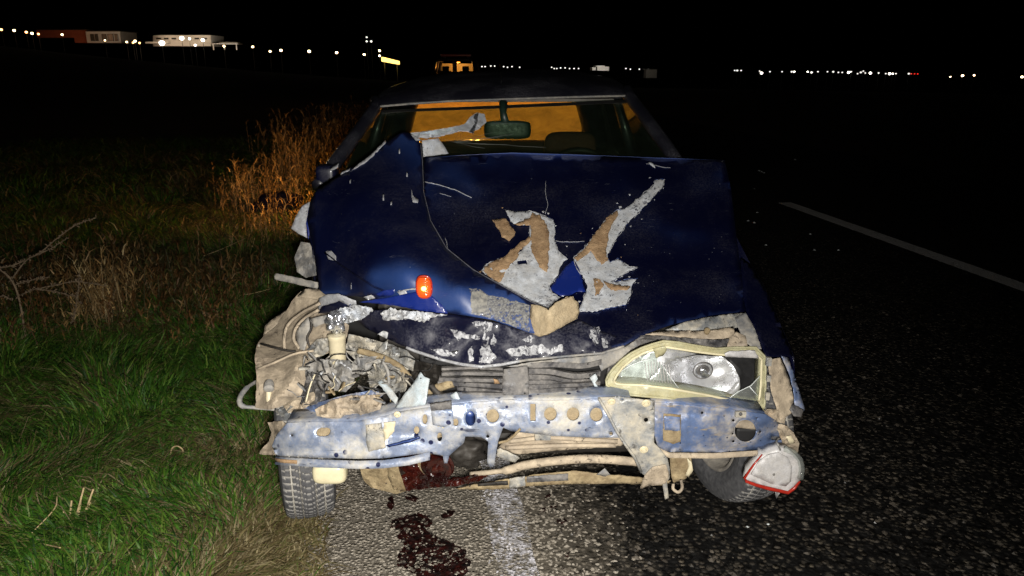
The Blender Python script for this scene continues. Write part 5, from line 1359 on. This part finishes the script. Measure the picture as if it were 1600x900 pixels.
box('headlining', carp(-.01, 2.33, 1.345), (1.10, 1.05, .015), M['lining'], roof, (0, 0, CY), .005)
a, b = rows_[-1][2], rows_[-1][-3]
c_, d_ = carp(-.62, 3.52, .975), carp(.62, 3.52, .975)
loft('rear_window', [[a.lerp(b, i / 6) + CD * .04 * (1 - (i / 3 - 1) ** 2) for i in range(7)], [c_.lerp(d_, i / 6) + CD * .05 * (1 - (i / 3 - 1) ** 2) for i in range(7)]], M['rear_glass'], car, closed=False, thick=.004)
# door mirror on the left
dm = at(512, 274, 3.06)
rbox('door_mirror', dm, (.085, .10, .09), M['navy_side'], car, 5)
# rear lamps: the left one is flashing as a hazard light
M['amber_on'] = emit('amber_hazard_lens', (1, .34, .03), 4)
for s in (-1, 1):
    tl_ = box('rear_lamp', carp(s * .60, 4.19, .72), (.30, .05, .16), M['lens_red'], car, (0, 0, CY), .012)
    box('hazard_lens', carp(s * .70, 4.22, .74), (.09, .03, .08), M['amber_on'], tl_, (0, 0, CY), .006)
hz = bpy.data.lights.new('hazard_light', 'SPOT'); hz.spot_size = math.radians(125); hz.spot_blend = .8; hz.energy = 200; hz.color = (1, .45, .10); hz.shadow_soft_size = .05
ho = bpy.data.objects.new('hazard_light', hz); C.objects.link(ho); ho.location = carp(-.68, 4.32, .76); ho.rotation_euler = Vector((-.75, .9, -.02)).to_track_quat('-Z', 'Y').to_euler()
box('rear_bumper', carp(0, 4.2, .42), (1.5, .12, .2), M['black'], car, (0, 0, CY), .03)

# -- lamp unit dangling by its wire from the right end of the beam (a thing of its own)
lc = at(1215, 735, 1.99)
dl = empty('broken_lamp_unit', lc, 'red and white corner lamp dangling by its wire from the right end of the beam', 'lamp unit')
lo = [(1162, 748), (1172, 735), (1182, 722), (1192, 711), (1206, 705), (1219, 701), (1232, 704), (1243, 712), (1250, 722), (1252, 732), (1250, 750), (1240, 763), (1231, 771), (1200, 764), (1166, 752)]
panel('lamp_housing', lo, lambda x, y: 1.995, M['lens_white'], dl, thick=.045, step=7, rel=lambda x, y: .004 * noise.noise(Vector((x * .08, y * .08, 0))))
panel('back_plate', [(1174, 742), (1186, 722), (1199, 712), (1217, 708), (1232, 716), (1238, 730), (1236, 752), (1228, 760), (1205, 756)], 1.988, M['lens_white'], dl, thick=.008, step=7)
tube('red_rim', [at(*p) for p in ((1191, 710, 1.992), (1177, 727, 1.99), (1163, 747, 1.99), (1166, 752, 1.987), (1182, 758, 1.986), (1200, 763, 1.985), (1231, 770, 1.985), (1241, 763, 1.987), (1250, 752, 1.99))], [.002, .003, .0045, .005, .0055, .006, .0055, .005, .003], M['lens_red'], dl, 8)
tube('clear_rim', [at(*p) for p in ((1251, 748, 1.99), (1253, 732, 1.99), (1250, 718, 1.992), (1240, 707, 1.995), (1226, 701, 1.995))], .009, M['lens'], dl, 8)
tube('wire', curve_pts([at(1219, 703, 1.99), at(1216, 695, 1.98), at(1213, 690, 2.0), at(1218, 684, 2.04)], 5), .003, M['grey_plastic'], dl, 6)
lathe('screw', [(0, .004), (.003, .0035), (.004, .001)], at(1209, 741, 1.987), (0, -1, -.3), M['slat'], dl, 12)

# ------------------------------------------------------------------ the vehicle parked behind
SY = 27.0
so_ = Vector((-95 / FOC * SY / 1.04, SY, 0)); so_.z = terrain(so_.x, so_.y)
suv = empty('parked_vehicle', so_, 'dark patrol vehicle with roof light bar parked behind the wreck, cabin glowing orange', 'patrol vehicle')
def sv(x, y, z): return so_ + Vector((x, y, z))
def ssec(y, hw, z0, z1, ins): return [sv(-hw, y, z0), sv(-hw - .02, y, (z0 + z1) / 2), sv(-hw + ins, y, z1), sv(hw - ins, y, z1), sv(hw + .02, y, (z0 + z1) / 2), sv(hw, y, z0)]
loft('body', [ssec(0, .84, .45, .95, .08), ssec(.1, .88, .35, 1.05, .06), ssec(1.2, .90, .35, 1.12, .05), ssec(4.3, .90, .35, 1.12, .05), ssec(4.4, .86, .45, 1.0, .05)], M['navy_side'], suv)
loft('roof', [[sv(-.70, 1.75, 1.70), sv(-.6, 1.7, 1.76), sv(.6, 1.7, 1.76), sv(.70, 1.75, 1.70)], [sv(-.72, 2.6, 1.76), sv(-.6, 2.6, 1.82), sv(.6, 2.6, 1.82), sv(.72, 2.6, 1.76)], [sv(-.70, 4.2, 1.72), sv(-.6, 4.2, 1.78), sv(.6, 4.2, 1.78), sv(.70, 4.2, 1.72)]], M['roof_paint'], suv, closed=False, thick=.05)
for s in (-1, 1):
    tube('pillar', [sv(s * .82, 1.15, 1.08), sv(s * .69, 1.78, 1.72)], .06, M['roof_paint'], suv, 8)
    tube('pillar', [sv(s * .84, 4.2, 1.1), sv(s * .70, 4.15, 1.74)], .08, M['roof_paint'], suv, 8)
    tube('pillar', [sv(s * .84, 2.7, 1.1), sv(s * .71, 2.7, 1.78)], .06, M['roof_paint'], suv, 8)
    bm = bmesh.new()
    w = lathe('wheel', [(-.11, .18), (-.11, .33), (-.08, .36), (.08, .36), (.11, .33), (.11, .18)], sv(s * .80, .85, .36), (1, 0, 0), M['rubber'], suv, 24)
    w = lathe('wheel', [(-.11, .18), (-.11, .33), (-.08, .36), (.08, .36), (.11, .33), (.11, .18)], sv(s * .80, 3.5, .36), (1, 0, 0), M['rubber'], suv, 24)
    hl = box('headlamp', sv(s * .66, -.01, .80), (.28, .06, .16), M['lens_white'], suv, (0, 0, 0), .02)
    box('added_flasher', sv(s * .84, -.01, .80), (.08, .06, .14), M['amber_on'], suv, (0, 0, 0), .01)  # flasher pair added out of view behind the wreck's roof
    ld = bpy.data.lights.new('added_flasher_light', 'SPOT'); ld.energy = 15000; ld.color = (1, .42, .06); ld.spot_size = math.radians(5.5); ld.spot_blend = .6; ld.shadow_soft_size = .06  # spot added to make the wreck's rear window glow amber
    lo_ = bpy.data.objects.new('added_flasher_light', ld); C.objects.link(lo_); lo_.location = sv(s * .84, -.12, .80)
    lo_.rotation_euler = (Vector((-.15, 5.2, 1.25)) - Vector(lo_.location)).to_track_quat('-Z', 'Y').to_euler()
    st = box('front_seat', sv(s * .38, 2.2, 1.10), (.48, .14, .56), M['rubber'], suv, (0, 0, 0), .06)
    box('headrest', sv(s * .38, 2.25, 1.46), (.26, .1, .18), M['rubber'], st, (0, 0, 0), .04)
box('centre_post', sv(0, 1.75, 1.5), (.16, .05, .42), M['roof_paint'], suv, (0, 0, 0), .01)
box('rear_panel', sv(0, 4.12, 1.38), (1.4, .04, .56), M['cream'], suv, (0, 0, 0), .01)  # pale panel put in to catch the amber light behind the seats
box('grille', sv(0, -.02, .78), (1.0, .05, .16), M['black'], suv, (0, 0, 0), .01)
lb = box('light_bar', sv(0, 2.6, 1.95), (1.15, .25, .10), M['lens_red'], suv, (0, 0, 0), .03)
for s in (-1, 1): box('bar_foot', sv(s * .45, 2.6, 1.87), (.08, .2, .07), M['black'], lb, (0, 0, 0), .01)
il = bpy.data.lights.new('added_cabin_lamp', 'POINT'); il.energy = 22; il.color = (1, .42, .08); il.shadow_soft_size = .05  # lamp added behind the seats so the windows glow orange
io = bpy.data.objects.new('added_cabin_lamp', il); C.objects.link(io); io.location = sv(0, 3.3, 1.62)
box('added_cabin_lamp', sv(0, 3.3, 1.70), (.2, .12, .03), M['amber_on'], suv, (0, 0, 0), .008)  # lens for the added lamp, unseen under the roof

# ------------------------------------------------------------------ far lamps
M['lamp_warm'] = emit('warm_lamp', (1, .72, .38), 9)
M['lamp_white'] = emit('white_lamp', (1, .93, .78), 9)
M['lamp_orange'] = emit('orange_lamp', (1, .45, .15), 7)
M['lamp_dim'] = emit('dim_white_lamp', (.95, .9, .85), 1.2)
M['lamp_red'] = emit('red_lamp', (1, .03, .02), 1.2)
M['pole'] = plain('lamp_pole', (.03, .03, .03), .6, .3)
def head_mesh(r):
    bm = bmesh.new(); bmesh.ops.create_icosphere(bm, subdivisions=2, radius=1)
    for v in bm.verts: v.co = Vector((v.co.x * r, v.co.y * r, v.co.z * r * (.75 if v.co.z > 0 else .95)))
    return bm_mesh(bm, 'lamp_head')
pv, pf = tube_data([(0, 0, 0), (0, 0, .6), (0, 0, .97), (0, 0, 1)], [.09, .07, .05, .05], 6)
pole_me = mesh_of(pv, pf, 'pole'); pole_me.materials.append(M['pole'])
heads = {}
ORD = 'first second third fourth fifth sixth seventh eighth ninth tenth eleventh twelfth thirteenth fourteenth fifteenth sixteenth seventeenth eighteenth nineteenth twentieth'.split() + ['twenty-' + w for w in 'first second third fourth fifth sixth seventh eighth ninth'.split()]
count = {}
def lamp(px, py, size, mat, D, label, group):
    p = at(px, py, D)
    gz = terrain(p.x, p.y) - .1
    if p.z - gz < 2: gz = p.z - 4
    if group:
        count[group] = count.get(group, 0) + 1
        label = ORD[count[group] - 1] + ' from left: ' + label
    root = empty('street_lamp', (p.x, p.y, gz), label, 'street lamp', group)
    key = (round(size, 2), mat)
    if key not in heads:
        heads[key] = head_mesh(size / FOC * D * .37); heads[key].materials.append(M[mat])
    po = bpy.data.objects.new('pole', pole_me); C.objects.link(po); po.parent = root; po.scale = (1, 1, p.z - gz)
    h = bpy.data.objects.new('lamp_head', heads[key]); C.objects.link(h); h.parent = root; h.location = (0, 0, p.z - gz)
D = 230.0
for px, py, s, m in ((2, 46, 5, 'lamp_orange'), (22, 47.5, 5, 'lamp_warm'), (41, 50, 5, 'lamp_orange'), (50, 52, 5, 'lamp_warm'), (60, 53, 4.5, 'lamp_orange'), (97, 54, 4.5, 'lamp_warm')):
    lamp(px, py, s, m, D, 'orange lamp in the row beside the long red building at far left', 'lamps beside the red building')
for px, py, s, m in ((164, 63, 3.5, 'lamp_warm'), (198, 65.5, 4, 'lamp_warm'), (208, 66.5, 4, 'lamp_orange'), (211, 64, 5, 'lamp_warm'), (218, 67, 4, 'lamp_orange')):
    lamp(px, py, s, m, D, 'small lamp between the red building and the floodlit white building', 'lamps between the two far buildings')
lamp(253, 67, 11, 'lamp_white', 225, 'largest and brightest floodlight in front of the white building', None)
for px, py, s in ((284, 59.5, 8.5), (296, 60.5, 5), (317, 62.5, 7), (305, 70.5, 4.5)):
    lamp(px, py, s, 'lamp_white', 225, 'floodlight at the right half of the far white building', 'floodlights of the white building')
for px, py, s in ((350, 72, 4.5), (395, 73, 4.5), (422, 80, 4.5), (439, 78.5, 5.5), (483, 80, 6), (526, 82, 5.5)):
    lamp(px, py, s, 'lamp_warm', D, 'warm lamp in the sloping row left of the floodlit yellow canopy', 'sloping row of warm lamps')
mast = [(573, 58, 4), (573, 64.5, 4.5), (580, 64.5, 5)]
for px, py, s in mast: lamp(px, py, s, 'lamp_dim', D, 'high whitish lamp of the cluster above the yellow canopy', 'high lamps above the canopy')
lamp(569, 85, 5, 'lamp_warm', D, 'warm lamp just left of the yellow lit canopy', None)
for px, py, s in ((593, 79, 4.5), (593, 87, 4.5)): lamp(px, py, s, 'lamp_warm', D, 'orange lamp standing right above the yellow canopy', 'lamps right above the canopy')
for px, py in ((746, 103), (753, 104), (758, 104), (767, 103), (773, 103), (787, 104), (793, 105), (800, 104), (812, 105)):
    lamp(px, py, 3.4, 'lamp_dim', D, 'small lamp on the horizon above the left half of the car roof', 'horizon lamps above the roof, left row')
for px, py in ((862, 105), (866, 107), (870, 107), (876, 106), (883, 106), (890, 107), (897, 107), (904, 107)):
    lamp(px, py, 3.2, 'lamp_dim', D, 'small lamp on the horizon above the right half of the car roof', 'horizon lamps above the roof, right row')
lamp(891, 115.5, 5.5, 'lamp_white', 150, 'bright white lamp low above the right half of the car roof', None)
for px, py in ((978, 107), (985, 108), (999, 108), (1013, 108)):
    lamp(px, py, 3.2, 'lamp_dim', D, 'small white lamp on the horizon near the grey shed', 'horizon lamps near the grey shed')
for i, (px, py) in enumerate(((1148, 110), (1152, 110), (1158, 110), (1187, 111), (1190, 114), (1203, 112), (1222, 112), (1237, 112), (1241, 112), (1262, 112), (1268, 113), (1278, 112), (1293, 112), (1302, 112), (1310, 113), (1316, 113), (1326, 113), (1330, 112), (1340, 115), (1345, 113), (1349, 111), (1352, 114), (1360, 114), (1373, 114), (1384, 115), (1390, 115), (1395, 115), (1400, 115), (1420, 115))):
    lamp(px, py, (3.2, 4.2, 3.4)[i % 3] + (1.0 if i in (4, 10, 16, 22, 25) else 0), 'lamp_white' if i in (4, 8, 9, 16, 22, 25, 26) else 'lamp_dim', D, 'small lamp in the long row on the right horizon', 'long row of lamps on the right horizon')
for px in (1424, 1429, 1434): lamp(px, 115.3, 2.6, 'lamp_red', D, 'small red lamp at the right end of the long horizon row', 'red lamps on the horizon')
for px, py, s in ((1485, 120, 2.8), (1504, 118, 5), (1522, 117.5, 3.8), (1597, 120, 5)):
    lamp(px, py, s, 'lamp_warm', D, 'lone lamp on the horizon at the far right edge', 'lone lamps at the far right')

# ------------------------------------------------------------------ far buildings, lit by their lamps
def far_box(name, x0, y0, x1, y1, D_, depth, mat, parent):
    a, b = at(x0, y1, D_), at(x1, y0, D_)
    c = (a + b) / 2 + Vector((0, depth / 2, 0))
    return box(name, c, (b.x - a.x, depth, abs(b.z - a.z)), mat, parent, (0, 0, 0), .05)
def far_lamp(px, py, D_, e, col, r=.3):
    l = bpy.data.lights.new('floodlight', 'POINT'); l.energy = e; l.color = col; l.shadow_soft_size = r
    o = bpy.data.objects.new('floodlight', l); C.objects.link(o); o.location = at(px, py, D_)
M['red_wall'] = plain('red_render', (.38, .10, .05), .9, 0, .15, .5)
M['white_wall'] = plain('white_render', (.75, .72, .66), .9, 0, .1, .5)
M['far_dark'] = plain('dark_window', (.03, .025, .02), .3, 0, .2, 2)
r = empty('red_building', at(110, 70, 250), 'long low red building with a pale wing at far left', 'building')
b_ = far_box('wall', 58, 47, 136, 59, 250, 12, M['red_wall'], r)
b_ = far_box('wall', 117, 58.5, 136, 67, 249.8, 12, M['red_wall'], r)
far_box('roof', 57, 45.5, 137, 47, 249.5, 13, M['far_dark'], r)
w_ = far_box('pale_wing', 136.2, 49, 187, 67, 249, 11, M['white_wall'], r)
for (a, b) in ((142, 146), (149, 152), (160, 165), (169, 176), (180, 183)):
    far_box('window', a, 53, b, 64, 248.7, .5, M['far_dark'], w_)
far_box('roof', 135, 48, 188, 49.2, 248.5, 12, M['far_dark'], r)
r = empty('white_building', at(280, 72, 240), 'floodlit white building with a rounded end on the far left hill', 'building')
ws_ = []
for i in range(9):
    a = math.pi * (.5 + i / 8)
secs = []
for (z0) in (72, 63, 62.5, 55):
    lo_l = at(230, z0, 240); hi_r = at(330, z0, 240)
    ring = []
    rad = 5.0 if z0 in (72, 63) else 5.4
    for i in range(9):
        a = math.pi * (.5 + i / 8)
        ring.append(Vector((lo_l.x + rad + rad * math.cos(a), 240 + 5 + rad * math.sin(a) * -1, lo_l.z)))
    ring = ring[::-1]
    ring.append(Vector((hi_r.x, 240 + 5 - rad, lo_l.z))); ring.append(Vector((hi_r.x, 240 + 5 + rad, lo_l.z)))
    secs.append(ring)
loft('wall', secs, M['white_wall'], r, smooth=False)
for i in range(7):
    far_box('window', 244 + i * 12, 59, 251 + i * 12, 61.6, 239.5, .6, M['far_dark'], r)
far_box('canopy', 227, 65.2, 262, 68, 238, 4, M['white_wall'], r)
r = empty('white_canopy', at(350, 74, 238), 'pair of thin white lit canopy edges right of the white building', 'canopy')
far_box('roof', 331, 67.8, 372, 69, 238, 4, M['white_wall'], r)
far_box('roof', 342, 65.8, 370, 66.8, 242, 3, M['white_wall'], r)
for a in (333, 350, 369): far_box('post', a, 69, a + .8, 78, 239, .2, M['white_wall'], r)
M['canopy_lit'] = emit('lit_yellow_fascia', (1, .66, .16), 2.6)
r = empty('yellow_canopy', at(610, 112, 200), 'filling station canopy with a glowing yellow edge left of the parked vehicle', 'canopy')
a, b = at(596, 92.5, 200), at(621, 98, 203)
v_, f_ = [], []
for p, h in ((a, .55), (b, .42)):
    v_ += [p + Vector((0, 0, h)), p + Vector((0, 0, -h)), p + Vector((0, 4, -h)), p + Vector((0, 4, h))]
f_ = [(0, 1, 5, 4), (1, 2, 6, 5), (2, 3, 7, 6), (3, 0, 4, 7), (0, 3, 2, 1), (4, 5, 6, 7)]
link('fascia', mesh_of(v_, f_), M['canopy_lit'], r, False)
for p in (a + Vector((.4, 2, 0)), b + Vector((-.4, 2, 0))): tube('post', [p + Vector((0, 0, -.4)), p + Vector((0, 0, -7))], .15, M['pole'], r, 6)
r = empty('white_shed', at(940, 118, 180), 'brightly lit white shed on the horizon above the right end of the car roof', 'shed')
far_box('wall', 933, 104, 952, 110.5, 180, 6, M['white_wall'], r)
a, b = at(932, 104, 179.8), at(953, 105.5, 179.8)
far_box('roof', 931.5, 102.5, 945, 104.0, 179.6, 7, M['white_wall'], r)
far_box('annex', 925, 105, 931.3, 110, 180, 5, M['white_wall'], r)
r = empty('grey_shed', at(1016, 122, 110), 'small grey shed right of the car roof on the dark horizon', 'shed')
far_box('wall', 1009, 108.5, 1027, 122, 110, 2, M['white_wall'], r)
far_box('roof', 1008, 107.2, 1028, 108.5, 109.8, 2.4, M['far_dark'], r)
r = empty('white_kiosk', at(762, 120, 160), 'low white lit kiosk just right of the parked patrol vehicle', 'kiosk')
far_box('wall', 753, 113, 769, 118, 160, 4, M['white_wall'], r)
far_box('roof', 752, 111.8, 764, 113, 159.8, 4.4, M['white_wall'], r)
far_lamp(253, 66, 232, 1000, (1, .72, .5)); far_lamp(300, 60, 232, 900, (1, .75, .5))
far_lamp(100, 52, 235, 500, (1, .5, .25)); far_lamp(160, 55, 238, 350, (1, .8, .6)); far_lamp(352, 70, 234, 500, (1, .85, .7))
far_lamp(941, 101, 174, 700, (1, .95, .85)); far_lamp(1010, 104, 106, 20, (1, .9, .75)); far_lamp(760, 110, 155, 700, (1, .95, .85))

# a dark broken panel lying in the grass on the left
pc = on_ground(428, 348)
pn = empty('car_wreckage', pc, 'dark broken body panel lying in the grass just left of the wreck', 'car panel')
panel('sheet', [(384, 345, pc.y - .1), (392, 322, pc.y), (412, 302, pc.y + .15), (446, 298, pc.y + .2), (474, 306, pc.y + .15), (470, 330, pc.y), (455, 352, pc.y - .15), (420, 354, pc.y - .15)], [], M['navy_side'], pn, thick=.004, step=8, rel=crumple(.03, 2, 3), wob=1)
